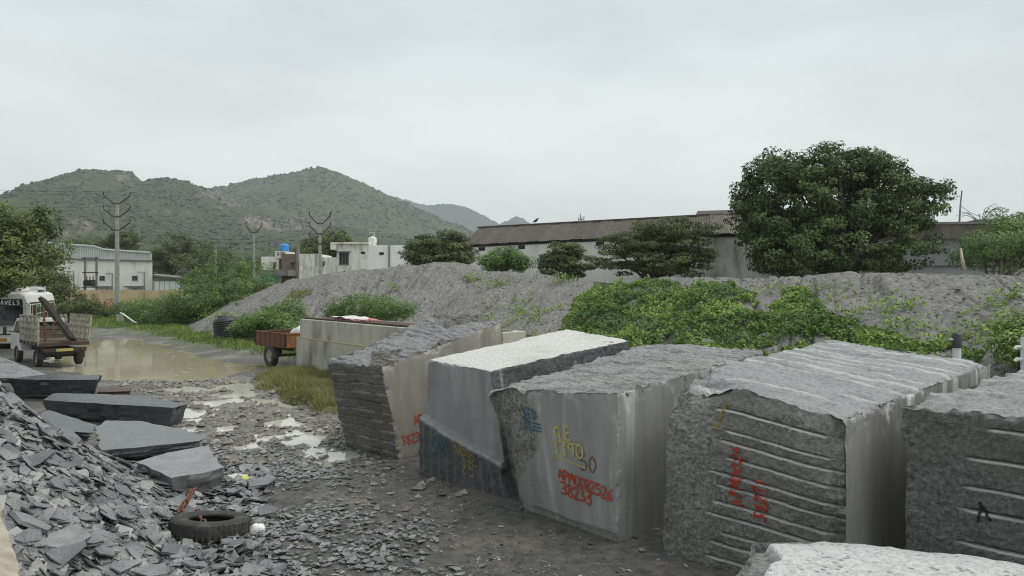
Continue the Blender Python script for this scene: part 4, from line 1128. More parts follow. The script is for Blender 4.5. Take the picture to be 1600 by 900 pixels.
def tree(name, base, lobes, label, mat, bark, seed, n_clump=120, n_leaf=120, clump_r=0.8, leaf=(0.2, 0.1), trunk_r=0.25, flat=0.7, shell=0.45, droop=0.3, cat='tree', group=None, n_limb=14, fork=0.35, up=0.7, stems=1, tint_bias=0.0):
    base = Vector(base); t = thing(name, label, cat, base, 0, group)
    lob = [(base.x + l[0], base.y + l[1], base.z + l[2], *l[3:]) for l in lobes]
    cc, ob = crown_mesh('crown', lob, n_clump, n_leaf, clump_r, leaf, mat, t, seed, flat, shell, droop, up, tuple(base), tint_bias)
    cc = cc - np.array(tuple(base)); r = random.Random(seed)
    top = max(c[2] for c in cc); mb = MB(); fz = top * fork
    for k in range(stems):
        bx, by = (r.uniform(-.5, .5) * (stems > 1) * trunk_r * 4, r.uniform(-.5, .5) * (stems > 1) * trunk_r * 4)
        mb.tube([(bx, by, -0.3), (bx + r.uniform(-.1, .1), by, fz * 0.5), (bx * 1.5 + r.uniform(-.2, .2), by * 1.5, fz), (bx * 2, by * 2, top * 0.75)], [trunk_r * 1.25, trunk_r, trunk_r * 0.8, trunk_r * 0.2], 9)
    ids = list(range(len(cc))); r.shuffle(ids)
    for i in ids[:n_limb]:
        c = Vector(cc[i]); s = Vector((0, 0, fz * r.uniform(0.6, 1.15))); m1 = s.lerp(c, 0.5) + Vector((r.uniform(-.3, .3), r.uniform(-.3, .3), r.uniform(0, .4)))
        mb.tube([s, m1, c], [trunk_r * 0.45, trunk_r * 0.26, trunk_r * 0.08], 6)
    mb.build('trunk', bark, t, smooth=True)
    return t

m_bark = pmat('bark', (0.10, 0.085, 0.07), (0.05, 0.042, 0.035), 5, 0.9, 0.6, stretch=(1, 1, 0.3))
m_bark_pale = pmat('bark_pale', (0.30, 0.27, 0.22), (0.16, 0.14, 0.11), 5, 0.9, 0.5, stretch=(1, 1, 0.3))
L_big = leaf_mat('leaf_fig', (0.034, 0.06, 0.018), (0.155, 0.21, 0.07))
L_acacia = leaf_mat('leaf_rain_tree', (0.0446, 0.067, 0.0223), (0.1674, 0.2046, 0.0781))
L_bright = leaf_mat('leaf_bright', (0.0542, 0.1066, 0.0271), (0.2229, 0.3294, 0.0969))
L_left = leaf_mat('leaf_neem', (0.0409, 0.0707, 0.0186), (0.2232, 0.2696, 0.0836))
L_far = leaf_mat('leaf_far', (0.0558, 0.0781, 0.026), (0.1582, 0.1954, 0.0652))
L_prosopis = leaf_mat('leaf_prosopis', (0.0685, 0.1209, 0.0322), (0.2519, 0.3728, 0.1109))
L_vine = leaf_mat('leaf_vine', (0.0605, 0.1249, 0.0242), (0.3325, 0.4534, 0.1048))
L_grass = leaf_mat('grass_blade', (0.1046, 0.1779, 0.0377), (0.3243, 0.3872, 0.1152))
L_grass_dry = leaf_mat('grass_blade_dry', (0.1356, 0.1648, 0.0485), (0.4069, 0.3681, 0.1648))

def px_lobes(base, items, d0):
    """items: (px, py, d, half width px, half depth m, half height px) -> lobes relative to base"""
    res = []
    for px, py, d, w, dep, h in items:
        c = at(px, py, d) - Vector(base); res.append((c.x, c.y, c.z, w * d / F, dep, h * d / F))
    return res

# big fig tree behind the mound
bb = tuple(at(1312, 450, 42)); bb = (bb[0], 42.0, 0.6)
tree('fig_tree', bb, px_lobes(bb, [(1300, 315, 42, 112, 3.6, 72), (1225, 330, 41.5, 70, 3.0, 70), (1385, 325, 42, 72, 3.2, 62), (1265, 275, 42, 65, 2.6, 38), (1345, 270, 42, 62, 2.6, 34), (1305, 262, 42, 70, 2.6, 32), (1205, 268, 42, 40, 2.0, 28),
    (1300, 385, 41, 112, 3.4, 55), (1225, 400, 40.5, 50, 2.4, 40), (1400, 392, 41, 55, 2.6, 46), (1430, 320, 42, 24, 1.6, 34), (1180, 345, 42, 32, 1.8, 55), (1462, 300, 42, 13, 0.8, 10), (1448, 345, 42, 16, 1.0, 22), (1160, 290, 42, 14, 1.0, 22)], 42),
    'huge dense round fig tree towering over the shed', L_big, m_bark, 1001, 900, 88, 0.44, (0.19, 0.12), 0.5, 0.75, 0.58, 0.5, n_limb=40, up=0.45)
# trees along the shed, behind the mound crest
def crest_base(px, d, z=0.8): v = at(px, 450, d); return (v.x, d, z)
b_ = crest_base(685, 50)
tree('rain_tree', b_, px_lobes(b_, [(690, 383, 50, 46, 2.0, 19), (660, 392, 49.5, 27, 1.5, 20), (715, 396, 50, 25, 1.5, 22), (688, 405, 49.5, 48, 1.8, 16)], 50),
    'dark rounded tree in front of the left end of the shed', L_acacia, m_bark, 1002, 170, 110, 0.5, (0.2, 0.09), 0.2, 0.45, 0.4)
b_ = crest_base(792, 48)
tree('neem_sapling', b_, px_lobes(b_, [(790, 405, 48, 28, 1.2, 16), (810, 412, 48, 18, 1.0, 14), (770, 410, 48, 15, 1.0, 15)], 48),
    'bright green bushy young tree against the white shed wall', L_bright, m_bark, 1003, 85, 100, 0.42, (0.2, 0.07), 0.12, 0.8, 0.3)
b_ = crest_base(880, 46)
tree('rain_tree', b_, px_lobes(b_, [(882, 393, 46, 33, 1.4, 14), (862, 410, 46, 22, 1.2, 16), (900, 411, 46, 24, 1.2, 16), (880, 425, 45.5, 38, 1.2, 10)], 46),
    'small layered tree between the bright sapling and the wide spreading tree', L_acacia, m_bark, 1004, 95, 105, 0.42, (0.18, 0.08), 0.14, 0.35, 0.35)
b_ = crest_base(1022, 45)
tree('rain_tree', b_, px_lobes(b_, [(1035, 358, 45, 52, 2.4, 14), (1000, 378, 45, 55, 2.4, 18), (1065, 384, 45, 50, 2.4, 24), (975, 405, 44.5, 42, 2.0, 22), (1040, 412, 44, 62, 2.4, 22), (1085, 405, 45, 30, 1.8, 22), (1100, 362, 46, 18, 1.2, 8)], 45),
    'wide spreading tree with flat layered branches before the shed', L_acacia, m_bark, 1005, 300, 120, 0.55, (0.19, 0.08), 0.24, 0.32, 0.45, n_limb=20)
b_ = crest_base(1560, 36)
tree('thorn_tree', b_, px_lobes(b_, [(1560, 380, 36, 45, 2.0, 26), (1600, 365, 36, 38, 2.0, 30), (1535, 400, 36, 34, 1.6, 20), (1590, 405, 35.5, 45, 2.0, 22), (1650, 380, 36, 50, 2.2, 40), (1590, 338, 37, 24, 1.5, 14)], 36),
    'feathery green thorn tree at the right edge behind the mound', L_prosopis, m_bark_pale, 1006, 190, 120, 0.5, (0.17, 0.05), 0.14, 0.6, 0.35, stems=3)
mb = MB(); p0, p1, p2 = at(1507, 423, 34.6), at(1505, 405, 34.5), at(1501, 388, 34.5); mb.tube([p0, p1 + Vector((-.05, 0, 0)), p2], [0.09, 0.07, 0.05], 7)
tag(mb.build('bare_stump', pmat('bare_wood', (0.55, 0.50, 0.38), (0.4, 0.35, 0.25), 6, 0.8), smooth=True), 'bare pale cut branch standing by the thorn tree', 'branch')
# palm fronds peeping over the right hand roof
pt = thing('palm', 'spiky palm tip showing over the right hand roof', 'palm', (at(1532, 345, 52).x, 52, 4.0)); r = random.Random(9)
mb = MB(); mb.tube([(0, 0, -4), (0, 0, 3.4)], [0.16, 0.12], 8); mb.build('trunk', m_bark, pt)
for k in range(12):
    a = k * 0.55; rr = 1.2 + 0.5 * r.random(); zz = 1.2 * r.random() + 0.3; V_, F_ = [], []
    pts = [Vector((math.cos(a) * rr * t_, math.sin(a) * rr * t_, 3.4 + zz * math.sin(t_ * 2.2))) for t_ in (0, .25, .5, .75, 1)]
    mb = MB(); mb.tube(pts, [.03, .025, .02, .015, .006], 4)
    for i in range(1, 5):
        for s_ in (-1, 1):
            q = pts[i]; side = Vector((-math.sin(a), math.cos(a), 0)) * s_ * 0.3
            mb.add([q, q + side + Vector((math.cos(a) * .2, math.sin(a) * .2, -.05)), q + Vector((math.cos(a), math.sin(a), 0)) * 0.09], [(0, 1, 2)])
    mb.build('frond', L_acacia, pt)
# left tree overhanging the bus
b_ = (-28.2, 33.0, 0.1)
tree('neem_tree', b_, px_lobes(b_, [(-10, 365, 34, 62, 2.6, 46), (30, 350, 34, 38, 2.0, 34), (48, 385, 34, 34, 2.0, 32), (15, 415, 33, 44, 2.2, 34), (-60, 380, 33, 70, 3.0, 75), (30, 442, 32.5, 26, 1.5, 16), (-10, 445, 32, 30, 1.6, 26), (62, 398, 34, 16, 1.2, 16), (-100, 330, 34, 60, 3, 50)], 34),
    'leafy tree hanging over the white bus at the left edge', L_left, m_bark, 1007, 330, 125, 0.5, (0.22, 0.075), 0.28, 0.75, 0.5, n_limb=18)
# scrub big bushes on the left bank
def bush(name, items, d, label, mat, seed, nc, nl, cr_, leaf, flat=0.8, group=None, tint_bias=0.0, droop=0.6):
    b0 = at_z(items[0][0], 500, 0.2); b0 = (at(items[0][0], 450, d).x, d, 0.15)
    return tree(name, b0, px_lobes(b0, items, d), label, mat, m_bark, seed, nc, nl, cr_, leaf, 0.07, flat, 0.5, droop, 'bush', group, n_limb=10, stems=3, up=0.8, tint_bias=tint_bias)
bush('thorn_bush', [(365, 445, 56, 48, 2.6, 42), (325, 455, 55, 40, 2.4, 38), (400, 440, 57, 28, 2.0, 28), (350, 478, 53, 55, 2.4, 22), (300, 475, 54, 40, 2.2, 24)], 56, 'tallest green thorn bush beside the mound', L_prosopis, 1010, 330, 110, 0.55, (0.2, 0.06))
bush('thorn_bush', [(250, 482, 58, 45, 2.4, 14), (215, 484, 60, 30, 2.0, 12), (285, 486, 56, 35, 2.0, 14), (255, 492, 54, 40, 1.6, 9)], 58, 'low spreading thorn bush between the tall pole and tallest bush', L_prosopis, 1011, 190, 90, 0.5, (0.2, 0.06), tint_bias=-0.08)
bush('roadside_bush', [(110, 470, 62, 18, 1.5, 18), (95, 455, 63, 12, 1.2, 18), (120, 480, 60, 28, 1.6, 9)], 62, 'dark leafy bush below the painted wall behind the truck', L_far, 1012, 90, 80, 0.5, (0.22, 0.09))
bush('roadside_bush', [(165, 485, 66, 25, 1.5, 6), (145, 483, 66, 20, 1.5, 5)], 66, 'low dark bushes at the foot of the painted wall', L_far, 1013, 50, 70, 0.45, (0.2, 0.08))
bush('thorn_bush', [(440, 492, 38, 34, 1.6, 18), (405, 505, 38, 28, 1.5, 14), (455, 508, 36, 20, 1.2, 12), (385, 512, 39, 18, 1.2, 10)], 38, 'green bush behind the rusty trailer', L_prosopis, 1014, 130, 95, 0.42, (0.17, 0.055))
bush('thorn_bush', [(555, 482, 30, 40, 1.4, 16), (590, 484, 30, 26, 1.2, 20), (620, 488, 29, 26, 1.0, 14), (525, 490, 31, 22, 1.0, 10)], 30, 'feathery thorn bush showing over the concrete ramp wall', L_prosopis, 1015, 120, 85, 0.34, (0.14, 0.04), tint_bias=-0.05)
bush('thorn_bush', [(1600, 520, 19.5, 26, 0.9, 30), (1585, 545, 19, 20, 0.8, 20), (1640, 525, 19, 40, 1.0, 40)], 19.5, 'green bush at the right edge on the mound foot', L_vine, 1016, 90, 80, 0.3, (0.12, 0.07))
# trees farther back
def far_tree(items, d, label, seed, nc=110, nl=90, cr_=0.9, leaf=(0.4, 0.2), mat=None):
    b0 = (at(items[0][0], 450, d).x, d, 0.0)
    return tree('far_tree', b0, px_lobes(b0, items, d), label, mat or L_far, m_bark, seed, nc, nl, cr_, leaf, 0.3, 0.8, 0.45, 0.3, 'tree', 'trees behind the buildings')
far_tree([(265, 395, 125, 38, 4, 30), (300, 400, 125, 34, 4, 28), (245, 415, 124, 18, 3, 30), (285, 425, 122, 45, 4, 22)], 125, 'broad tree just right of the white factory', 1020, 150)
far_tree([(195, 378, 140, 20, 3, 14), (178, 385, 140, 15, 3, 12)], 140, 'small tree top above the white factory roof', 1021, 70)
far_tree([(150, 382, 150, 14, 3, 7), (122, 382, 150, 14, 3, 6)], 150, 'dim tree line touching the factory roof at left', 1022, 50)
far_tree([(340, 408, 118, 26, 3, 14), (385, 414, 115, 30, 3, 10), (362, 420, 112, 40, 3, 10)], 118, 'low tree above the tallest thorn bush', 1023, 90)
far_tree([(508, 385, 105, 28, 3, 17), (530, 378, 105, 20, 3, 14), (480, 395, 105, 16, 3, 12)], 105, 'tree between the two white houses', 1024, 110)
far_tree([(75, 430, 74, 10, 2, 22), (88, 440, 72, 14, 2, 14)], 74, 'thin tree by the leftmost power pole', 1025, 50, 60, 0.6, (0.25, 0.12))

# creepers covering the mound
r = np.random.default_rng(303)
def vine_patch(n, poly, hgt, seed, leaf, dens_seed, rng_px=(860, 1900), soft=14.0, gap=-0.5):
    """leaves over the mound where poly (outline read off the photograph) falls on its face"""
    px = r.uniform(rng_px[0], rng_px[1], int(n * 2.6)); t = r.random(int(n * 2.6)) ** 1.3
    P = mound_pt(px, t); sx = 800 + P[:, 0] / P[:, 1] * F; sy = 450 + (EYE - P[:, 2]) / P[:, 1] * F
    edge = -poly_sd(sx, sy, poly) / soft + 0.9 * fbm(P * 0.8, dens_seed + 1, 3)
    ok = (edge > 0) & (fbm(P * 0.8, dens_seed + 5, 3) > gap)
    P, edge = P[ok][:n], edge[ok][:n]
    body = np.clip(0.32 + 0.9 * fbm(P * 0.7, dens_seed + 2, 3) + 0.5 * fbm(P * 2.2, dens_seed + 3, 2), 0.03, 1.3) * sstep(0, 1.2, edge) * np.interp(sx[ok][:n], [850, 1100, 1280, 1500], [1, 0.9, 0.55, 0.25])
    up_ = r.random(len(P)) ** 0.45
    P = P + np.array([0, -0.25, 1.0]) * (hgt * body * up_)[:, None]
    Nn = np.array([0, -0.45, 0.8]) + r.normal(0, 0.6, (len(P), 3))
    V, Fc = leaf_quads(P, Nn, leaf[0], leaf[1], seed, 0.4)
    tn = np.clip(0.02 + 0.75 * up_ ** 2.5 * (0.1 + 0.9 * noise(P * 1.3, seed + 9)) + 0.42 * (noise(P * 0.5, seed + 4) - 0.45) * 2 + r.normal(0, 0.13, len(P)), 0, 1)
    return V, Fc, tn
VP = [(862, 540), (884, 500), (905, 462), (935, 441), (990, 436), (1040, 434), (1060, 446), (1084, 452), (1110, 438), (1150, 444), (1170, 462), (1198, 476), (1222, 462), (1250, 455), (1282, 464), (1305, 492), (1345, 510), (1400, 522), (1440, 533), (1500, 543), (1530, 556), (1540, 620), (862, 620)]
V, Fc, tn = vine_patch(80000, VP, 0.62, 41, (0.125, 0.085), 310)
o = np_mesh('creeper_plants', V, Fc, L_vine, fattrs={'tint': tn}); tag(o, 'tangled bright green creepers covering the middle of the mound', 'creepers', kind='stuff')
V, Fc, tn = vine_patch(28000, VP, 0.8, 43, (0.17, 0.04), 360, gap=0.1)
o = np_mesh('bank_shrubs', V, Fc, L_prosopis, fattrs={'tint': tn}); tag(o, 'darker feathery scrub growing up through the creepers', 'scrub', kind='stuff')
# straggling runners past the edge of the creepers
rv, rf_, rt_, n0 = [], [], [], 0
for k in range(45):
    px0 = r.uniform(860, 1720); t0 = r.uniform(0.12, 0.5); m = int(r.integers(18, 55)); ang = r.uniform(-1.3, 1.3)
    tt = t0 + np.cumsum(np.full(m, 0.010) * np.cos(ang + np.cumsum(r.normal(0, 0.12, m)))); pxs = px0 + np.cumsum(2.2 * np.sin(ang + np.cumsum(r.normal(0, 0.15, m))))
    P = mound_pt(pxs, np.clip(tt, 0, 1)) + np.array([0, -0.03, 0.06]) + r.normal(0, 0.05, (m, 3)); P = np.repeat(P, 3, 0) + r.normal(0, 0.07, (m * 3, 3))
    V, Fc = leaf_quads(P, np.array([0, -.4, .8]) + r.normal(0, .5, (m * 3, 3)), 0.11, 0.075, 700 + k, 0.3)
    rv.append(V); rf_.append(Fc + n0); n0 += len(V); rt_.append(np.clip(r.normal(0.5, 0.2, m * 3), 0, 1))
o = np_mesh('creeper_runners', np.concatenate(rv), np.concatenate(rf_), L_vine, fattrs={'tint': np.concatenate(rt_)}); tag(o, 'straggling creeper runners on the bare stone dust', 'creepers', kind='stuff')
V, Fc, tn = vine_patch(16000, [(375, 512), (400, 490), (430, 474), (462, 456), (488, 449), (492, 454), (470, 470), (450, 486), (500, 498), (520, 520), (380, 525)], 0.2, 42, (0.2, 0.055), 330, (330, 760), 6.0)
o = np_mesh('mound_grass', V, Fc, L_grass_dry, fattrs={'tint': tn}); tag(o, 'streak of grass growing down the left end of the mound', 'grass', kind='stuff')
wv, wf, wt, n0 = [], [], [], 0
for px, tt, sp_, n in ((757, 0.88, 0.35, 160), (812, 0.83, 0.55, 260), (885, 0.97, 0.4, 150), (668, 0.62, 0.3, 90), (700, 0.36, 0.5, 180), (1225, 0.8, 0.6, 160), (1440, 0.60, 0.5, 200), (1455, 0.45, 0.45, 160), (1480, 0.35, 0.4, 150), (1380, 0.55, 0.4, 90), (1590, 0.75, 0.5, 120), (1570, 0.45, 0.7, 300), (830, 0.3, 0.8, 300), (845, 0.15, 0.8, 350), (800, 0.12, 0.7, 250), (1300, 0.83, 0.5, 90), (545, 0.25, 0.8, 300), (470, 0.3, 0.9, 300)):
    c = mound_pt(np.array([px * 1.0]), np.array([tt]))[0]
    P = c + r.normal(0, 1, (n, 3)) * np.array([sp_, sp_ * 0.6, 0.16]) + np.array([0, -0.15, 0.12]); 
    V, Fc = leaf_quads(P, np.array([0, -.4, .8]) + r.normal(0, .6, (n, 3)), 0.16, 0.07, int(px), 0.4)
    wv.append(V); wf.append(Fc + n0); n0 += len(V); wt.append(r.random(n))
o = np_mesh('mound_weeds', np.concatenate(wv), np.concatenate(wf), L_vine, fattrs={'tint': np.concatenate(wt)}); tag(o, 'scattered weeds rooted in the stone dust', 'weeds', kind='stuff')

# grass: near patch by the ramp wall, bank along the puddle
def blades(poly, n, h, w, seed, mat, name, label, margin=0.0, clump=1.2):
    rr = np.random.default_rng(seed); pa = np.array(poly); lo, hi = pa.min(0) - 0.5, pa.max(0) + 0.5
    x = rr.uniform(lo[0], hi[0], n * 3); y = rr.uniform(lo[1], hi[1], n * 3); p = xy0(x, y)
    sd_ = poly_sd(x, y, poly) + 0.25 * fbm(p * 1.3, 41, 3) + margin
    ok = (sd_ < 0) & (fbm(p * clump, seed, 3) > -0.55); x, y = x[ok][:n], y[ok][:n]; m = len(x)
    z = ground_h(x, y)[0]; hh = h * rr.uniform(0.4, 1.2, m) * (0.35 + 1.2 * noise(xy0(x, y) * 1.3, seed + 2)) * (0.3 + 0.7 * sstep(0, 0.7, -poly_sd(x, y, poly) + 0.2))
    a = rr.uniform(0, 6.28, m); lean = rr.normal(0, 0.35, (m, 2)) * hh[:, None]
    b0 = np.stack([x - np.cos(a) * w, y - np.sin(a) * w, z - 0.02], 1); b1 = np.stack([x + np.cos(a) * w, y + np.sin(a) * w, z - 0.02], 1)
    tp = np.stack([x + lean[:, 0], y + lean[:, 1], z + hh], 1)
    V = np.stack([b0, b1, tp], 1).reshape(-1, 3)
    tn = np.clip(0.25 + 0.6 * (noise(xy0(x, y) * 0.7, seed + 3) - 0.3) + rr.normal(0, 0.2, m), 0, 1)
    o = np_mesh(name, V, np.arange(m * 3).reshape(-1, 3), mat, fattrs={'tint': tn}); tag(o, label, 'grass', kind='stuff')
blades(GRASS_NEAR, 34000, 0.24, 0.011, 51, L_grass_dry, 'grass', 'rough grass patch at the foot of the ramp wall')
blades(GRASS_BANK, 90000, 0.2, 0.035, 52, L_grass, 'grass', 'green grass bank along the far side of the puddle')
# ------------------------------------------------------------------ built things
m_conc = pmat('weathered_concrete', (0.50, 0.48, 0.41), (0.40, 0.38, 0.32), 3.0, 0.85, 0.2, stain=(0.22, 0.20, 0.16), stretch=(1, 1, 0.4))
m_conc_pole = pmat('pole_concrete', (0.36, 0.35, 0.33), (0.26, 0.25, 0.235), 4.0, 0.85, 0.2)
m_rust = pmat('rust_brown', (0.16, 0.065, 0.04), (0.085, 0.04, 0.028), 7, 0.75, 0.3)
m_rust_or = pmat('rust_orange', (0.30, 0.14, 0.04), (0.16, 0.07, 0.03), 7, 0.75, 0.3)
m_rustdark = pmat('dark_rust', (0.075, 0.042, 0.03), (0.045, 0.03, 0.024), 6, 0.8, 0.3)
m_dark = pmat('dark_steel', (0.035, 0.033, 0.03), (0.02, 0.02, 0.02), 9, 0.55, 0.1)
m_rubber = pmat('tyre_rubber', (0.022, 0.022, 0.021), (0.05, 0.047, 0.042), 5, 0.75, 0.3)
m_mudrubber = pmat('muddy_rubber', (0.07, 0.063, 0.052), (0.028, 0.027, 0.025), 4, 0.8, 0.3)
m_white = pmat('white_paint', (0.72, 0.72, 0.70), (0.58, 0.58, 0.55), 3, 0.5, 0.05)
m_white_old = pmat('old_whitewash', (0.76, 0.75, 0.70), (0.66, 0.64, 0.57), 1.2, 0.9, 0.15, stain=(0.33, 0.29, 0.23), stain_scale=1.5)
m_white_clean = pmat('whitewash', (0.80, 0.80, 0.78), (0.72, 0.72, 0.70), 0.8, 0.9, 0.1)
m_glass = pmat('dark_glass', (0.012, 0.014, 0.016), (0.02, 0.022, 0.024), 3, 0.08, 0)
m_black = pmat('black_plastic', (0.02, 0.021, 0.023), (0.03, 0.031, 0.033), 4, 0.45, 0.05)
m_open = pmat('dark_opening', (0.02, 0.02, 0.02), (0.03, 0.03, 0.03), 4, 0.9, 0)
m_galv = pmat('galvanised_sheet', (0.68, 0.69, 0.69), (0.58, 0.59, 0.59), 1.0, 0.5, 0.05)
m_galv_old = pmat('dull_sheet', (0.20, 0.20, 0.19), (0.14, 0.14, 0.13), 1.0, 0.7, 0.05)
m_cream = pmat('cream_truck_paint', (0.42, 0.40, 0.33), (0.22, 0.19, 0.15), 6, 0.7, 0.15)
m_plank = pmat('bed_planks', (0.16, 0.125, 0.09), (0.08, 0.065, 0.05), 8, 0.8, 0.2, stretch=(1, 0.2, 1))
m_brick = pmat('bare_brickwork', (0.20, 0.15, 0.125), (0.13, 0.105, 0.09), 5, 0.9, 0.3)
m_slabgrey = pmat('old_slab', (0.22, 0.21, 0.195), (0.12, 0.115, 0.11), 1.2, 0.9, 0.2)

def wheel(parent, c, axis_rz, R, W, name='wheel', rub=None, rim=None):
    """wheel part: tyre mesh with rim as sub-part; axis along local x turned by axis_rz"""
    M_ = Matrix.Translation(c) @ Matrix.Rotation(axis_rz, 4, 'Z') @ Matrix.Rotation(math.pi / 2, 4, 'Y')
    prof = [(R * .55, -W * .42), (R * .75, -W * .5), (R * .93, -W * .46), (R, -W * .34), (R * .985, -W * .12), (R * .985, W * .12), (R, W * .34), (R * .93, W * .46), (R * .75, W * .5), (R * .55, W * .42)]
    o = MB().lathe(prof, 28, M_, closed=True).build(name, rub or m_mudrubber, parent, smooth=True)
    o['label'] = 'wheel with muddy rubber tyre'
    mb = MB().lathe([(0.001, -W * .30), (R * .12, -W * .32), (R * .14, -W * .12), (R * .45, -W * .10), (R * .56, -W * .36), (R * .58, 0), (R * .56, W * .36), (R * .45, W * .10), (R * .14, W * .12), (R * .12, W * .32), (0.001, W * .30)], 20, M_)
    mb.build('rim', rim or m_cream, o, smooth=True)
    return o

# concrete loading ramp
rA, rB = Vector((-7.5, 25.7, 0)), Vector((-1.0, 17.3, 0)); rd = (rB - rA).normalized(); rn = Vector((-rd.y, rd.x, 0))
if rn.y < 0: rn = -rn
ra = math.atan2(rd.y, rd.x); LEN = (rB - rA).length
t = thing('loading_ramp', 'beige concrete loading ramp wall with a stepped plinth behind the leaning block', 'ramp', rA, ra)
def side(y): return y if (Matrix.Rotation(ra, 3, 'Z') @ Vector((0, 1, 0))).dot(rn) > 0 else -y
s_ = 1 if side(1) > 0 else -1
def bx(mb, x0, x1, y0, y1, z0, z1):
    a, c = sorted((y0 * s_, y1 * s_)); return mb.box(x0, x1, a, c, z0, z1)
bx(MB(), 0.12, LEN, 0.08, 1.7, -0.3, 1.93).build('upper_wall', m_conc, t, bevel=0.015)
bx(MB(), 0, LEN, 0, 1.75, -0.3, 1.28).build('plinth', m_conc, t, bevel=0.02)
m_yline = pmat('yellowed_edge', (0.50, 0.45, 0.26), (0.42, 0.38, 0.24), 4, 0.8, 0.1)
bx(MB(), -0.005, LEN, -0.006, 0.075, 1.282, 1.306).build('ledge_line', m_yline, t)
for k in range(4):
    x0 = 0.2 + k * (LEN - 0.3) / 4
    mb = MB(); bx(mb, x0, x0 + (LEN - 0.3) / 4 - 0.03, 0.2, 0.30, 1.934, 1.985); bx(mb, x0, x0 + (LEN - 0.3) / 4 - 0.03, 0.30, 1.4, 1.934, 1.95); mb.build('steel_channel', m_rustdark, t)
# folded red and white sheet on the ramp
m_redsheet = pmat('red_sheet', (0.40, 0.03, 0.045), (0.62, 0.55, 0.53), 9, 0.6, 0.1, lo=0.5, hi=0.54)
m_wsheet = pmat('white_sheet', (0.68, 0.66, 0.62), (0.55, 0.53, 0.5), 4, 0.6, 0.1)
c0 = rA + rd * 1.3 + rn * 0.95; th_ = thing('folded_banner', 'folded white and red sheet lying on the ramp top', 'banner', (c0.x, c0.y, 1.955), ra)
n = 14; V = []; 
for i in range(n):
    for j in range(6):
        x = i / (n - 1) * 1.9; y = (j / 5 - .5) * 0.8
        V.append((x, y, 0.05 + 0.05 * math.sin(x * 1.6 + 0.4) + 0.02 * math.sin(x * 7 + j)))
o = np_mesh('white_layer', np.array(V), grid_faces(n, 6), m_wsheet, True, parent=th_)
V2 = np.array(V) * np.array([1, 1.03, 0.55]) + np.array([0.5, 0, 0.0]); np_mesh('red_layer', V2, grid_faces(n, 6), m_redsheet, True, parent=th_)
MB().box(0.1, 2.3, -.3, .3, 0.0, 0.035).build('under_fold', m_redsheet, th_)

# rusty tractor trailer: local x along its long side (toward camera-right), y away
tc = at(450, 565, 26.6); tl = Vector((0.68, -0.733, 0)); ta = math.atan2(tl.y, tl.x)
t = thing('tractor_trailer', 'rusty brown two wheeled tractor trailer half hidden by the ramp wall', 'trailer', (tc.x - tl.x * 2.7, 26.6 - tl.y * 2.7, 0.03), ta)
TZ0, TZ1 = 0.83, 1.30
MB().box(0, 2.5, 0, 1.8, TZ0 - .06, TZ0).build('floor', m_rust, t)
def panel(x0, y0, x1, y1, mat, nr):
    mb = MB(); d = Vector((x1 - x0, y1 - y0, 0)); mb.bar((x0, y0, (TZ0 + TZ1) / 2), (x1, y1, (TZ0 + TZ1) / 2), 0.03, TZ1 - TZ0)
    o = mb.build('side_panel', mat, t)
    mb = MB()
    for k in range(nr + 1):
        p = Vector((x0, y0, 0)) + d * (k / nr); mb.box(p.x - .03, p.x + .03, p.y - .035, p.y + .035, TZ0 - .03, TZ1 + .005)
    mb.bar((x0, y0, TZ1), (x1, y1, TZ1), 0.075, 0.05); mb.bar((x0, y0, TZ0), (x1, y1, TZ0), 0.08, 0.06)
    mb.build('rib_frame', mat, o)
panel(0, 0, 2.5, 0, m_rust, 6); panel(2.5, 0, 2.5, 1.8, m_rust_or, 4); panel(0, 1.8, 2.5, 1.8, m_rust, 6); panel(0, 0, 0, 1.8, m_rust, 4)
MB().bar((2.5, 1.8, 1.3), (2.5, 1.8, 1.58), 0.06).bar((2.5, 1.2, 1.52), (2.5, 1.8, 1.52), 0.05, 0.22).build('headboard', m_rust, t)
MB().bar((0.2, .35, .72), (2.5, .35, .72), .09, .13).bar((0.2, 1.45, .72), (2.5, 1.45, .72), .09, .13).bar((1.2, 0.1, .42), (1.2, 1.7, .42), .09).box(1.0, 1.4, .3, .4, .42, .7).box(1.0, 1.4, 1.4, 1.5, .42, .7).build('chassis', m_dark, t)
for yy in (0.06, 1.74): wheel(t, (1.2, yy, 0.45), math.pi / 2, 0.45, 0.24)
lf = t.location + Matrix.Rotation(ta, 3, 'Z') @ Vector((1.95, 0.9, 0))
def sack(name, loc, s, mat, label, cat, seed):
    r = np.random.default_rng(seed); u, v = np.meshgrid(np.linspace(0, 2 * np.pi, 25), np.linspace(0.02, np.pi - 0.02, 13), indexing='ij')
    P = np.stack([np.cos(u) * np.sin(v), np.sin(u) * np.sin(v), np.cos(v)], 2).reshape(-1, 3)
    P = P * (1 + 0.35 * fbm(P * 1.6 + seed, seed, 3))[:, None] * np.array(s); P[:, 2] = np.maximum(P[:, 2], -s[2] * .55)
    o = np_mesh(name, P, grid_faces(25, 13), mat, True); o.location = loc; return tag(o, label, cat)
sack('sack', (lf.x, lf.y, TZ0 + 0.38), (0.42, 0.3, 0.34), m_wsheet, 'white sack heaped inside the rusty trailer', 'sack', 3)

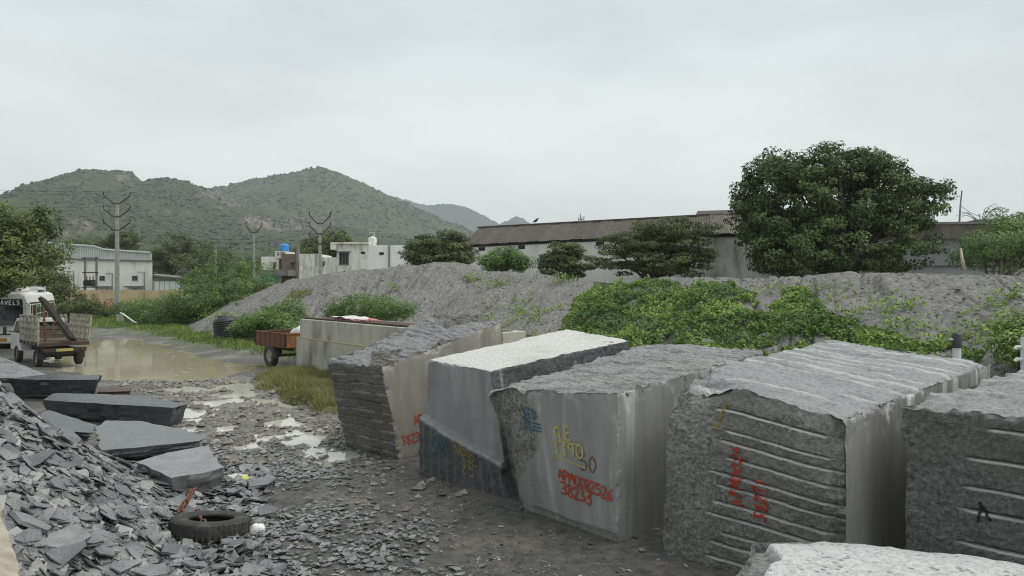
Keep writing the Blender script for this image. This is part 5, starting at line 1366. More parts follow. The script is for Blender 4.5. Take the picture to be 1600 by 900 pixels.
# black ribbed water tank, tipped on the bank
tk = at_z(357, 532, 0.2); t = thing('water_tank', 'black ribbed plastic water tank leaning on the grass bank', 'water tank', (tk.x, tk.y, 0.18))
t.rotation_euler = (math.radians(-4), math.radians(-7), 0.2)
prof = [(0.001, 0.02), (0.62, 0.02), (0.66, 0.06)]
for k in range(9): prof += [(0.665, 0.1 + k * .11), (0.70, 0.13 + k * .11), (0.70, 0.17 + k * .11), (0.665, 0.2 + k * .11)]
prof += [(0.66, 1.1), (0.6, 1.2), (0.35, 1.3), (0.001, 1.33)]
MB().lathe(prof, 32).build('body', m_black, t, smooth=True)
MB().lathe([(0.001, 1.4), (0.24, 1.39), (0.26, 1.36), (0.26, 1.3)], 20, Matrix.Translation((-.15, -.05, -0.02))).build('lid', m_black, t, smooth=True)

# pale stack of boulders by the tank and white fallen pipe and post on the bank
pv0, pv1 = at_z(188, 490, 0.2), at_z(224, 510, 0.2)
pv0 = at(188, 489, 56); pv1 = at(226, 509.5, 54.5)
mid = pv0.lerp(pv1, .55) + Vector((0, 0, -0.12))
tag(MB().tube([pv0, pv0.lerp(pv1, .15) + Vector((0, 0, .03)), mid, pv1], 0.06, 8).build('plastic_pipe', m_white_clean, smooth=True), 'bent white plastic pipe lying on the grass bank', 'pipe')
ps = at(188, 500, 57); t = thing('marker_post', 'short white concrete post on the grass bank', 'post', (ps.x, 57, 0.1))
MB().box(-.2, .2, -.2, .2, -.1, 0.75).build('post', m_conc, t, bevel=0.03); MB().box(-.23, .23, -.23, .23, 0.75, 0.82).build('cap', m_conc, t)

# old tyre with chain
ty = thing('truck_tyre', 'worn black truck tyre lying flat on the slate chips', 'tyre', (-3.58, 8.78, ground_h(np.array([-3.58]), np.array([8.78]))[0][0] + 0.11))
ty.rotation_euler = (math.radians(-6.5), math.radians(3), 0)
ty.scale = (0.9, 0.9, 0.88)
R_, W_ = 0.5, 0.24
prof = [(R_ * .56, -.10), (R_ * .62, -.12), (R_ * .80, -.125), (R_ * .93, -.115), (R_ * .985, -.085), (R_, -.03), (R_, .03), (R_ * .985, .085), (R_ * .93, .115), (R_ * .80, .125), (R_ * .62, .12), (R_ * .56, .10), (R_ * .57, .06), (R_ * .78, .08), (R_ * .88, .0), (R_ * .78, -.08), (R_ * .57, -.06)]
m_oldrub = pmat('worn_muddy_rubber', (0.030, 0.029, 0.027), (0.085, 0.078, 0.066), 6, 0.8, 0.4, lo=0.5, hi=0.72)
MB().lathe(prof, 56, closed=True).build('casing', m_oldrub, ty, smooth=True)
for zc, s2 in ((0.055, 1), (-0.055, -1)):
    mb = MB()
    for k in range(44):
        a = 2 * math.pi * (k + (0.5 if s2 < 0 else 0)) / 44
        M_ = Matrix.Rotation(a, 4, 'Z'); mb.box(R_ - .012, R_ + .004, -.019, .019, zc - .042, zc + .042, M_)
    mb.build('tread_blocks', m_oldrub, ty)['kind'] = 'stuff'
m_chain = pmat('rusty_chain', (0.20, 0.085, 0.045), (0.10, 0.05, 0.035), 20, 0.75, 0.3)
def chain(pts, n, label):
    pts = [Vector(p) for p in pts]; t = thing('chain', label, 'chain', pts[0]); seg = [(pts[i+1] - pts[i]).length for i in range(len(pts)-1)]; tot = sum(seg)
    mb = MB(); M0 = []
    for k in range(16):
        a = 2 * math.pi * k / 16; M0.append((0.048 * math.cos(a) * (1.0 + 0.25 * abs(math.cos(a))), 0.03 * math.sin(a), 0))
    mb.tube(M0 + [M0[0]], 0.0125, 6, cap=False); first = None
    for i in range(n):
        s0 = tot * (i + .5) / n; k = 0
        while k < len(seg) - 1 and s0 > seg[k]: s0 -= seg[k]; k += 1
        p = pts[k].lerp(pts[k+1], min(1, s0 / seg[k])); d = (pts[k+1] - pts[k]).normalized()
        if first is None: o = mb.build('chain_link', m_chain, t, smooth=True); first = o
        else: o = bpy.data.objects.new('chain_link', first.data); link(o, t)
        o.matrix_local = Matrix.Translation(p - pts[0]) @ d.to_track_quat('X', 'Z').to_matrix().to_4x4() @ Matrix.Rotation(math.pi / 2 * (i % 2) + 0.5, 4, 'X')
    return t
gz = lambda x, y: ground_h(np.array([x]), np.array([y]))[0][0]
def onh(px, py, lift):
    v = at_z(px, py, 0.25); return (v.x, v.y, gz(v.x, v.y) + lift)
q = [at(304, 764, 9.5), at(297, 771, 9.35), at(294, 781, 9.2), at(286, 788, 9.1), at(281, 797, 9.0), at(285, 804, 8.95)]
chain(q, 9, 'rusty chain draped over slate behind the old tyre')
q = [at(305, 798, 9.2), at(309, 805, 9.02), at(315, 812, 8.86), at(320, 819, 8.74), at(321, 828, 8.68)]
chain(q, 6, 'short rusty chain hanging into the hole of the old tyre')
m_litter = pmat('plastic_litter', (0.62, 0.64, 0.55), (0.50, 0.50, 0.12), 9, 0.4, 0.2, lo=0.5, hi=0.6)
lz = at_z(369, 748, 0.12); sack('plastic_bag', (lz.x, lz.y, 0.12), (0.19, 0.12, 0.07), m_litter, 'crumpled white and yellow plastic bag on the slate chips', 'litter', 8)
lz = at_z(403, 828, 0.1); sack('stone_lump', (lz.x, lz.y, 0.1), (0.09, 0.07, 0.08), m_white_clean, 'small whitish stone right of the old tyre', 'stone', 12)

# low concrete wall at the lower left, close to the camera
w0, w1 = Vector((-1.55, 2.6, 0)), Vector((-4.25, 6.05, 0)); wd_ = (w1 - w0); wa = math.atan2(wd_.y, wd_.x)
t = thing('boundary_wall', 'rough plastered wall end in the bottom left corner', 'wall', w0, wa)
m_plaster = pmat('rough_plaster', (0.46, 0.41, 0.33), (0.28, 0.24, 0.19), 5, 0.95, 0.7, bd=0.03)
L_ = wd_.length
V = []; nu, nv = 90, 30; pr = [(-0.02, -0.2), (-0.02, 1.36), (0.02, 1.43), (0.30, 1.45), (0.55, 1.43), (0.58, 1.36), (0.58, -0.2)]
pa = np.array(pr); sl = np.concatenate([[0], np.cumsum(np.linalg.norm(np.diff(pa, axis=0), axis=1))]); ss = np.linspace(0, sl[-1], nv)
yy = np.interp(ss, sl, pa[:, 0]); zz = np.interp(ss, sl, pa[:, 1])
for i in range(nu):
    for j in range(nv): V.append((L_ * i / (nu - 1), yy[j] , zz[j]))
V = np.array(V); V += (0.03 * fbm(V * 3, 7, 4))[:, None] * np.array([0, 1, 1]) ; 
np_mesh('core', V, grid_faces(nu, nv)[:, ::-1], m_plaster, False, parent=t)

# post and tap beyond the blocks
pp = at(1495, 560, 13.5); t = thing('pipe_post', 'grey upright pipe with a black cap behind the large drilled block', 'pipe post', (pp.x, 13.5, 0.05))
MB().lathe([(0.07, 0), (0.07, 1.88)], 14).build('pipe', m_galv, t, smooth=True); MB().lathe([(0.085, 1.86), (0.085, 2.1), (0.06, 2.13), (0.001, 2.13)], 14).build('cap', m_black, t, smooth=True)
MB().tube([(-.05, 0, 2.0), (-.13, -.02, 2.02)], 0.022, 8).build('spout', m_galv, t)
pp = at(1602, 545, 10.9); t = thing('tap_post', 'pale post with side spouts at the right edge', 'pipe post', (pp.x, 10.9, 0.05))
MB().lathe([(0.06, 0), (0.06, 2.22)], 12).build('pipe', m_galv, t, smooth=True)
for zz_ in (2.08, 1.9): MB().tube([(-.04, 0, zz_), (-.14, -.01, zz_), (-.16, -.01, zz_ - .03)], 0.026, 8).build('spout', m_galv, t)

# ------------------------------------------------------------------ pickup truck
hd = Vector((-0.72, 0.69, 0)); hd.normalize(); ha = math.atan2(hd.y, hd.x) - math.pi / 2
tr = (Vector((-17.5, 27.3, 0)) + Vector((-16.3, 28.5, 0))) / 2
t = thing('pickup_truck', 'small goods truck with cream lattice sides seen from behind', 'truck', (tr.x, tr.y, 0.02), ha)
BW, BL, BZ = 0.84, 2.6, 0.92
def planks():
    for k in range(7):
        w = 2 * BW / 7; MB().box(-BW + k * w + .006, -BW + (k + 1) * w - .006, 0, BL, BZ, BZ + .035).build('bed_plank', m_plank, t)
planks()
MB().box(-BW, BW, -.03, .03, BZ - .12, BZ - .002).box(-BW - .02, -BW + .05, .04, BL, BZ - .1, BZ - .002).box(BW - .05, BW + .02, .04, BL, BZ - .1, BZ - .002).build('bed_frame', m_rustdark, t)
def lattice(x, tilt, nm, z1=1.95):
    """side panel: frame, two solid bands, and lattice bars"""
    M_ = Matrix.Translation((x, 0, BZ + .04)) @ Matrix.Rotation(tilt, 4, 'Y'); H = z1 - BZ - .04
    fr = MB()
    for z in (0.03, H * .52, H - .03): fr.box(-.02, .02, 0, BL, z - .03, z + .03, M_)
    for k in range(6): y = .03 + k * (BL - .06) / 5; fr.box(-.028, .028, y - .03, y + .03, -.12, H, M_)
    o = fr.build('side_panel', m_cream, t); o['label'] = 'cream lattice side of the load bed'
    la = MB(); n = 15
    for k in range(n):
        y = .05 + (k + .5) * (BL - .1) / n
        for z0, z1_ in ((.06, H * .49), (H * .55, H - .06)): la.box(-.012, .012, y - .022, y + .022, z0, z1_, M_)
    for z in (H * .27, H * .75): la.box(-.016, .016, .04, BL - .04, z - .02, z + .02, M_)
    lo = la.build('lattice_bars', m_cream, o); lo['kind'] = 'stuff'
lattice(-BW, 0.0, 'l'); lattice(BW, 0.10, 'r')
for k in range(3): MB().box(-BW, BW, BL - .03, BL + .01, BZ + .06 + k * .17, BZ + .2 + k * .17).build('headboard_plank', m_plank, t)
MB().box(-.42, -.34, -.0, 3.9, .55, .72).box(.34, .42, .0, 3.9, .55, .72).box(-.7, .7, .62, .74, .34, .46).box(-.3, .3, .9, 1.3, .45, .7).build('chassis', m_dark, t)
MB().box(-.75, .75, -.06, -.02, .58, .72).box(-.6, .6, .1, .4, .48, .6).build('rear_underrun', m_dark, t)
m_tplate = pmat('truck_plate', (0.50, 0.40, 0.10), (0.36, 0.30, 0.12), 9, 0.7, 0)
MB().box(-.28, .28, -.085, -.062, .60, .70).build('number_plate', m_tplate, t)
MB().tube([(-.84, .0, 1.9), (-.3, -.06, 1.35), (.2, -.05, 1.2), (.84, .0, 1.7)], .014, 5).build('rope', m_plank, t)
m_tail = pmat('tail_lamp', (0.12, 0.02, 0.015), (0.08, 0.02, 0.015), 8, 0.4, 0)
for sx in (-1, 1):
    MB().box(sx * .62 - .09, sx * .62 + .09, -.10, -.062, .62, .70).build('tail_lamp', m_tail, t)
    MB().box(sx * .66 - .13, sx * .66 + .13, .30, .32, .30, .62).build('mud_flap', m_black, t)
for sx in (-1, 1):
    wheel(t, (sx * .68, .70, .34), 0, .34, .2); wheel(t, (sx * .70, 3.45, .34), 0, .34, .2)
cab = MB(); cab.add([(-.78, 2.75, .5), (.78, 2.75, .5), (.78, 4.35, .5), (-.78, 4.35, .5), (-.74, 2.75, 1.75), (.74, 2.75, 1.75), (.70, 3.75, 1.75), (-.70, 3.75, 1.75), (-.78, 4.35, 1.1), (.78, 4.35, 1.1), (-.78, 2.75, 1.1), (.78, 2.75, 1.1)],
    [(3,2,1,0),(0,1,11,10),(10,11,5,4),(4,5,6,7),(7,6,9,8),(8,9,2,3),(1,2,9,11),(11,9,6,5),(0,10,8,3),(10,4,7,8)])
co = cab.build('cab', m_white, t)
for sx in (-1, 1): MB().add([(sx * .772, 2.95, 1.16), (sx * .772, 4.05, 1.16), (sx * .725, 3.68, 1.66), (sx * .745, 2.95, 1.66)], [(0, 1, 2, 3)]).build('side_window', m_glass, co)
MB().box(-.6, .6, 2.735, 2.748, 1.2, 1.62).build('rear_window', m_glass, co)
MB().bar((-.8, 3.9, 1.2), (-1.02, 4.0, 1.25), .03).box(-1.12, -1.0, 3.98, 4.02, 1.12, 1.42).build('mirror', m_black, co)
# slab rack standing on the truck bed
rk = thing('slab_rack', 'rusty steel frame with a long dark board leaning on the truck bed', 'rack', t.location + Vector((0, 0, BZ + .04)), ha)
m_board = pmat('dark_board', (0.028, 0.021, 0.016), (0.016, 0.013, 0.011), 6, 0.95, 0.2)
bd = MB(); a_, b_2 = Vector((-.42, 1.28, 1.62)), Vector((.30, .02, .03)); u = (a_ - b_2).normalized()
sidev = Vector((.35, .9, 0.1)); sidev = (sidev - u * sidev.dot(u)).normalized() * .34; nrm2 = u.cross(sidev).normalized() * .06
seq = []
for f, wfac in ((0, 1), (.93, 1), (.98, .75), (1.0, .4)): seq.append((b_2 + (a_ - b_2) * f, wfac))
V = []; 
for p, wf in seq: V += [p - sidev * wf - nrm2, p + sidev * wf - nrm2, p + sidev * wf + nrm2, p - sidev * wf + nrm2]
fs = [(3, 2, 1, 0), (12, 13, 14, 15)]
for k in range(3):
    for i in range(4): fs.append((k*4 + i, k*4 + (i+1) % 4, (k+1)*4 + (i+1) % 4, (k+1)*4 + i))
bd.add(V, fs).build('board', m_board, rk)
MB().bar((-.55, .25, 0), (-.62, .25, 1.25), .07).build('upright', m_rust, rk); MB().bar((-.55, .28, .3), (-.12, .28, .88), .05).build('brace', m_rust, rk)
MB().bar((-.6, 1.35, 0), (-.66, 1.35, 1.3), .07).build('upright', m_rust, rk)

# ------------------------------------------------------------------ bus
bh = Vector((0.41, -0.91, 0)).normalized(); ba = math.atan2(bh.y, bh.x) - math.pi / 2      # local +y = heading
corner = at(44, 450, 36); corner = Vector((corner.x, 36, 0))     # front corner on its left-hand flank (nearest the truck)
lx = Matrix.Rotation(ba, 3, 'Z') @ Vector((1, 0, 0))
HW = 1.15; sgn = 1 if lx.x > 0 else -1
bo = corner - lx * HW * sgn
t = thing('bus', 'white tour bus with dark windows parked under the tree', 'bus', (bo.x, bo.y, 0.0), ba)
BLN = 8.6; H0, H1 = 0.32, 2.78
prof = [(-HW, H0), (HW, H0), (HW, 2.3), (HW - .10, 2.66), (HW - .32, H1), (-HW + .32, H1), (-HW + .10, 2.66), (-HW, 2.3)]
body = MB(); ys = [(0.0, 0.0, 0), (-.10, 0, 0), (-BLN, 0, 0)]
rings = []
for yv, nose in ((0.10, 1), (-0.25, 0), (-BLN + .2, 0), (-BLN, 1)):
    rings.append([(x * (0.95 if nose else 1), yv - (0.22 * max(0, (z - 1.0)) / 1.7 if yv > 0 else 0), z if not (nose and z > 2.5) else z - .06) for x, z in prof])
V = [p for rg in rings for p in rg]; n = 8; fs = [tuple(range(7, -1, -1)), tuple(24 + i for i in range(8))]
for k in range(3):
    for i in range(8): fs.append((k*8 + i, k*8 + (i+1) % 8, (k+1)*8 + (i+1) % 8, (k+1)*8 + i))
body.add(V, fs).build('body', m_white, t, bevel=0.03)
ws_ = MB().add([(-.98, .118, 1.20), (.98, .118, 1.20), (.93, .005, 2.12), (-.93, .005, 2.12)], [(0, 1, 2, 3)]).build('windshield', m_glass, t)
MB().add([(-.95, .004, 2.14), (.95, .004, 2.14), (.90, -.05, 2.46), (-.90, -.05, 2.46)], [(0, 1, 2, 3)]).build('name_board', pmat('name_board_dark', (0.02, 0.02, 0.028), None, 4, .4, 0), t)
m_letter = pmat('white_letters', (0.75, 0.75, 0.73), (0.7, 0.7, 0.7), 4, 0.5, 0)
def name_surf(a, b, e=0.0):
    return np.stack([-(a - 0.30) , 0.012 - 0.17 * (b + .08) , 2.20 + b], 1) + np.array([0, .006, 0])
paint('name_letters', m_letter, t, strokes_for('TRAVELS', 0.19, 0.86, 0.0, 1), 0.035, name_surf)
fx = HW * sgn
sidewin = [(-.35, -1.15), (-1.25, -2.15), (-2.25, -3.35), (-3.45, -4.55), (-4.65, -5.75), (-5.85, -6.95), (-7.05, -8.3)]
for y0, y1 in sidewin:
    o = MB().box(min(fx * 1.004, fx * .99), max(fx * 1.004, fx * .99), y1, y0, 1.22, 2.16).build('side_window', m_glass, t)
    MB().box(min(fx * 1.008, fx * .995), max(fx * 1.008, fx * .995), y1 + .02, y0 - .02, 1.68, 1.71).build('window_bar', m_galv, o)
MB().box(min(fx * 1.003, fx * .99), max(fx * 1.003, fx * .99), -BLN + .3, -.35, 2.2, 2.29).build('side_band', m_glass, t)
def tour_surf(a, b, e=0.0): return np.stack([np.full_like(a, fx * 1.011), (-1.4 - a) if sgn > 0 else (-4 + a), 2.02 + b * .8], 1)
paint('side_letters', m_letter, t, [s + np.array([0, 0]) for s in strokes_for('TOUR', 0.16, 3.2, 0.0, 2)], 0.05, tour_surf)
m_plate = pmat('orange_plate', (0.55, 0.26, 0.06), (0.45, 0.2, 0.05), 6, .6, 0)
MB().box(-.32, .32, .165, .185, .44, .58).build('number_plate', m_plate, t)
MB().box(-1.08, 1.08, .11, .16, .36, .66).build('bumper', m_white, t, bevel=0.02)
MB().box(-.5, .5, .125, .14, .74, .80).build('grille', m_black, t)
for sx in (-1, 1):
    o = MB().lathe([(0.001, .0), (.10, .0), (.12, -.03), (.12, -.1)], 16, Matrix.Translation((sx * .86, .19, .80)) @ Matrix.Rotation(-math.pi / 2, 4, 'X')).build('headlight', m_galv, t, smooth=True)
    MB().box(sx * .86 - .2, sx * .86 + .2, .115, .14, .66, .94).build('housing', m_black, o)
    o = MB().bar((sx * 1.08, .05, 2.25), (sx * 1.22, .3, 2.2), .04).build('mirror_arm', m_black, t)
    MB().box(sx * 1.2 - .1, sx * 1.2 + .1, .27, .36, 1.72, 2.2).build('mirror', m_white, o, bevel=0.02)
    wheel(t, (sx * .98, -1.6, .42), 0, .42, .26); wheel(t, (sx * .98, -6.6, .42), 0, .42, .26)
MB().box(-.75, .75, -3.2, -.9, H1 - .02, H1 + .2).build('roof_unit', m_wsheet, t, bevel=0.06)
MB().box(-.95, .95, -6.6, -4.0, H1 + .12, H1 + .16).box(-.95, .95, -6.6, -6.5, H1 - .03, H1 + .3).box(-.95, .95, -4.1, -4.0, H1 - .03, H1 + .3).build('roof_rack', m_galv, t)

# ------------------------------------------------------------------ power poles
def pole(px, top_py, d, label, arms=3, r0=0.16, arm_w=0.85, gap=1.95, style='v', z0=0.0, base_px=None):
    v = at(px, top_py, d); H = v.z - z0
    t = thing('power_pole', label, 'power pole', (v.x, d, z0), 0.15, 'concrete power poles')
    MB().hexa([(-r0, -r0 * .8, 0), (r0, -r0 * .8, 0), (r0, r0 * .8, 0), (-r0, r0 * .8, 0), (-r0 * .6, -r0 * .5, H), (r0 * .6, -r0 * .5, H), (r0 * .6, r0 * .5, H), (-r0 * .6, r0 * .5, H)]).build('post', m_conc_pole, t)
    for k in range(arms):
        z = H - .12 - k * gap
        if style == 'v':
            o = MB().bar((-arm_w * 1.15, -.1, z + .75), (-.25, -.1, z - .02), .10).bar((-.25, -.1, z), (.25, -.1, z), .10).bar((.25, -.1, z - .02), (arm_w * 1.15, -.1, z + .75), .10).build('crossarm', m_rustdark, t)
        else:
            o = MB().bar((-arm_w, -.1, z), (arm_w, -.1, z), .1).build('crossarm', m_rustdark, t)
        for sx in (-1, 1):
            zz_ = z + (.75 if style == 'v' else .04)
            MB().lathe([(.03, zz_), (.03, zz_ + .14), (.08, zz_ + .16), (.05, zz_ + .22), (.08, zz_ + .25), (.04, zz_ + .34), (.001, zz_ + .35)], 10, Matrix.Translation((sx * arm_w * (1.15 if style == 'v' else .9), -.1, 0))).build('insulator', m_dark, o, smooth=True)
    return t
pole(183, 316, 72, 'tallest power pole with three V shaped crossarms, left of centre', 3, 0.21, 1.05, 1.30)
pole(397, 362, 78, 'slim pole with one low crossarm above the tallest thorn bush', 1, 0.14, 0.7, 1.3)
pole(500, 347, 70, 'pole with three V crossarms in front of the white houses', 3, 0.19, 0.85, 0.98)
pole(337, 386, 95, 'distant pole with a flat crossarm beside the broad tree', 1, 0.18, 2.0, 1, 'f')
pole(81, 388, 76, 'grey pole with flat crossarms beside the overhanging tree', 2, 0.16, 0.9, 1.6, 'f')
pole(494, 398, 68, 'short thick support post beside the three armed pole', 0, 0.2)
def wire(a, b, sag, label):
    a, b = Vector(a), Vector(b); pts = []
    for k in range(13):
        f = k / 12; p = a.lerp(b, f); p.z -= sag * 4 * f * (1 - f); pts.append(p)
    return tag(MB().tube(pts, 0.016, 5).build('power_line', m_dark), label, 'power line', 'overhead lines')
wire(at(-260, 272, 60), at(173, 299, 72), 0.5, 'upper overhead line crossing the sky at far left')
wire(at(-260, 282, 60), at(192, 299, 72), 0.7, 'second overhead line crossing the sky at far left')
wire(at(-200, 300, 60), at(173, 322, 72), 0.6, 'overhead line ending at the middle arm of the tallest pole')
wire(at(192, 322, 72), at(393, 372, 78), 1.2, 'overhead line from tallest pole to the slim pole')
wire(at(192, 345, 72), at(488, 362, 70), 1.6, 'overhead line from tallest pole to three armed pole')

# transformer frame between two posts
d = 92; c = at(142, 452, d); t = thing('transformer_stand', 'two post transformer stand in front of the white factory', 'transformer', (c.x, d, 0))
zt = at(142, 402, d).z; hw = 9 / F * d
for sx in (-1, 1): MB().box(sx * hw - .1, sx * hw + .1, -.1, .1, 0, zt).build('post', m_slabgrey, t)
for z in (zt - .1, zt - 1.9, 3.1): MB().box(-hw - .3, hw + .3, -.2, -.102, z - .06, z + .06).build('crossbar', m_dark, t)
o = MB().box(-.55, .55, -.5, .12, 3.2, 4.0).build('transformer_tank', m_dark, t)
for k in range(6): MB().box(-.6 + k * .22, -.54 + k * .22, -.62, -.502, 3.28, 3.92).build('cooling_fin', m_dark, o)
for x in (-.4, 0, .4): MB().lathe([(.05, 4.0), (.09, 4.1), (.05, 4.2), (.09, 4.3), (.03, 4.45)], 8, Matrix.Translation((x, -.2, 0))).build('bushing', m_rust, o)

# ------------------------------------------------------------------ white factory at left
d = 112
m_rib = pmat('sheet_rib', (0.46, 0.47, 0.47), (0.40, 0.41, 0.41), 1, 0.6, 0)
m_facw = pmat('factory_whitewash', (0.80, 0.79, 0.76), (0.72, 0.71, 0.67), 0.6, 0.9, 0.1, stain=(0.52, 0.49, 0.44), stain_scale=0.7)
def quad_wall(pts): return MB().prism(pts, (0, 6, 0))
t = thing('factory_building', 'white factory with a corrugated sheet upper band at left', 'building', (at(162, 450, d).x, d, 0)); o0 = t.location
def L(px, py, dd=d): return at(px, py, dd) - o0
z_b = -0.1
e1, e2, e3, e4 = L(78, 381), L(150, 386), L(166, 391), L(240, 396)
band_b0, band_b1 = L(78, 404), L(238, 408)
wl_ = [Vector((e1.x, 0, z_b)), Vector((L(238, 408).x, 0, z_b)), band_b1, band_b0]
MB().prism(wl_, (-7.4, 14, 0)).build('wall', m_facw, t)
top = [Vector((p.x, -.15, p.z)) for p in (e1, e2, e3, Vector((L(238, 396).x, 0, e4.z)))]
bnd = [Vector((band_b0.x, -.15, band_b0.z)), Vector((band_b1.x, -.15, band_b1.z))] + top[::-1]
bo_ = MB().prism(bnd, (-7.4, 14.0, 0)).build('sheet_band', m_galv, t)
mb = MB(); xs = np.linspace(e1.x + .2, band_b1.x - .2, 46)
for x in xs:
    zt_ = np.interp(x, [p.x for p in top], [p.z for p in top]); zb_ = np.interp(x, [band_b0.x, band_b1.x], [band_b0.z, band_b1.z]); mb.box(x - .05, x + .05, -.22, -.153, zb_ + .02, zt_ - .02)
ro_ = mb.build('sheet_ribs', m_rib, bo_); ro_['kind'] = 'stuff'
rf = MB()
for a, b2 in zip(top[:-1], top[1:]): rf.hexa([a + Vector((0, -.35, .02)), b2 + Vector((0.0, -.35, .02)), b2 + Vector((-7.5, 14.2, .02)), a + Vector((-7.5, 14.2, .02)), a + Vector((0, -.35, .25)), b2 + Vector((0.0, -.35, .25)), b2 + Vector((-7.5, 14.2, .25)), a + Vector((-7.5, 14.2, .25))])
rf.build('roof', m_galv, t)
MB().bar(Vector((band_b0.x, -.2, band_b0.z)), Vector((band_b1.x, -.2, band_b1.z)), .12, .25).build('flashing', m_galv_old, t)
for px, py in ((104, 435), (160, 434), (211, 434)):
    c = L(px, py); o = MB().box(c.x - .42, c.x + .42, -.08, -.003, c.z - .45, c.z + .3).build('window', m_galv_old, t)
    for sx in (-1, 1):
        for sz_ in (-1, 1): MB().box(c.x + sx * .19 - .15, c.x + sx * .19 + .15, -.1, -.083, c.z - .07 + sz_ * .17 - .13, c.z - .07 + sz_ * .17 + .13).build('pane', m_open, o)
for px0, px1, py in ((150, 176, 448), (199, 226, 448)):
    a, b2 = L(px0, py), L(px1, py); MB().box(a.x, b2.x, -1.2, -.003, a.z - .12, a.z + .12).build('window_shade', m_slabgrey, t)
for px, py in ((116, 424), (176, 427), (226, 425)):
    a = L(px, py); mb = MB().tube([a + Vector((-1.0, -.12, 0)), a + Vector((0, -.12, 0)), Vector((a.x, -.12, 0))], .06, 6); mb.build('down_pipe', m_galv_old, t)
c0_, c1_ = L(238, 432, 108), L(285, 437, 108)
t = thing('lean_to_shed', 'low grey sheet shed at the right end of the white factory', 'shed', (at(239, 450, 108).x, 108, 0)); o0 = t.location
a, b2 = at(240, 432, 108) - o0, at(283, 436, 108) - o0
MB().prism([Vector((a.x + .05, 0, -.1)), Vector((b2.x, 0, -.1)), b2, a + Vector((.05, 0, 0))], (-2.4, 5, 0)).build('wall', m_galv_old, t)
for k in range(5):
    x0 = a.x + .1 + (b2.x - a.x - .2) * k / 5; MB().box(x0 + .04, x0 + (b2.x - a.x) / 5 - .08, -.06, -.003, 0.2, b2.z - .35).build('wall_sheet', m_galv, t)
MB().hexa([a + Vector((.05, -.5, .0)), b2 + Vector((.35, -.5, .0)), b2 + Vector((-2.2, 5.3, .3)), a + Vector((-2.2, 5.3, .3)), a + Vector((.05, -.5, .22)), b2 + Vector((.35, -.5, .22)), b2 + Vector((-2.2, 5.3, .52)), a + Vector((-2.2, 5.3, .52))]).build('roof', m_slabgrey, t)

# painted compound wall
d = 84; x0, x1 = at(98, 450, d).x, at(282, 450, d).x; zt = at(180, 453, d).z
m_yel = pmat('ochre_limewash', (0.60, 0.48, 0.28), (0.50, 0.40, 0.26), 1.2, 0.95, 0.2, stain=(0.30, 0.20, 0.15), stain_scale=0.9)
t = thing('compound_wall', 'long ochre painted compound wall with faded red lettering', 'wall', (x0, d, 0)); n = 3
for k in range(n):
    a = (x1 - x0) * k / n; b2 = (x1 - x0) * (k + 1) / n; MB().box(a + .16, b2 - .16, 0, .22, -.2, zt - .04).build('wall_panel', m_yel, t)
for k in range(n + 1): a = (x1 - x0) * k / n; MB().box(a - .158, a + .158, -.05, .27, -.2, zt + .04).build('pillar', m_yel, t)
P_OLDRED = paint_mat('old_red_lettering', (0.33, 0.07, 0.045), wear=0.75)
def cw(a, b, e=0.0): return np.stack([a + 2.2, np.full_like(a, -.012), b + 0.6], 1)
rs = np.random.default_rng(4); pl = []
for k in range(7):
    x = k * 0.52; pl.append(np.array([(x, .9), (x + .1, .2), (x + .32, .1), (x + .36, .6), (x + .1, .95)]) + rs.normal(0, .06, (5, 2)))
    pl.append(np.array([(x + .1, 1.05), (x + .25, 1.15), (x + .4, 1.05)]) + rs.normal(0, .04, (3, 2)))
paint('faded_lettering', P_OLDRED, t, pl, 0.10, cw, 0.08)

# ------------------------------------------------------------------ white houses behind the mound
d = 74; t = thing('white_house', 'stained white flat roofed house with a barred window', 'house', (at(580, 450, d).x, d, 0)); o0 = t.location
LL = lambda px, py, dd=d: at(px, py, dd) - o0
a, m1, b2 = LL(526, 383), LL(576, 381), LL(650, 383)
MB().box(a.x, m1.x, 0, 7, -.2, m1.z - .02).build('wall', m_white_old, t)
MB().box(m1.x, b2.x + 1, .12, 7, -.2, b2.z).build('side_wall', m_white_clean, t)
ac = LL(526, 386); MB().box(LL(517, 385).x, m1.x + .05, -.25, 7.1, m1.z - .018, m1.z + .16).build('parapet', m_white_old, t)
MB().box(LL(517, 385).x, a.x - .003, -.2, 3, LL(0, 390).z, m1.z - .02).build('sunshade', m_white_clean, t)
w0_, w1_ = LL(531, 396), LL(544, 413); o = MB().box(w0_.x - .08, w1_.x + .08, -.06, -.003, w1_.z - .08, w0_.z + .08).build('window', m_galv_old, t)
for k in range(3):
    xx = w0_.x + (w1_.x - w0_.x) * k / 3; MB().box(xx + .04, xx + (w1_.x - w0_.x) / 3 - .04, -.08, -.063, w1_.z, w0_.z).build('pane', m_open, o)
MB().box(w0_.x - .25, w1_.x + .25, -.45, -.003, w0_.z + .1, w0_.z + .2).build('window_shade', m_slabgrey, t)
for px, py in ((567, 395), (596, 396)):
    c = LL(px, py); MB().box(c.x - .22, c.x + .22, .02 if px < 576 else .06, .117 if px > 576 else -.003, c.z - .13, c.z + .13).build('vent', m_open, t)
MB().box(LL(608, 0).x - .07, LL(608, 0).x + .07, .0, .115, 0, b2.z).build('drain_pipe', m_galv_old, t)
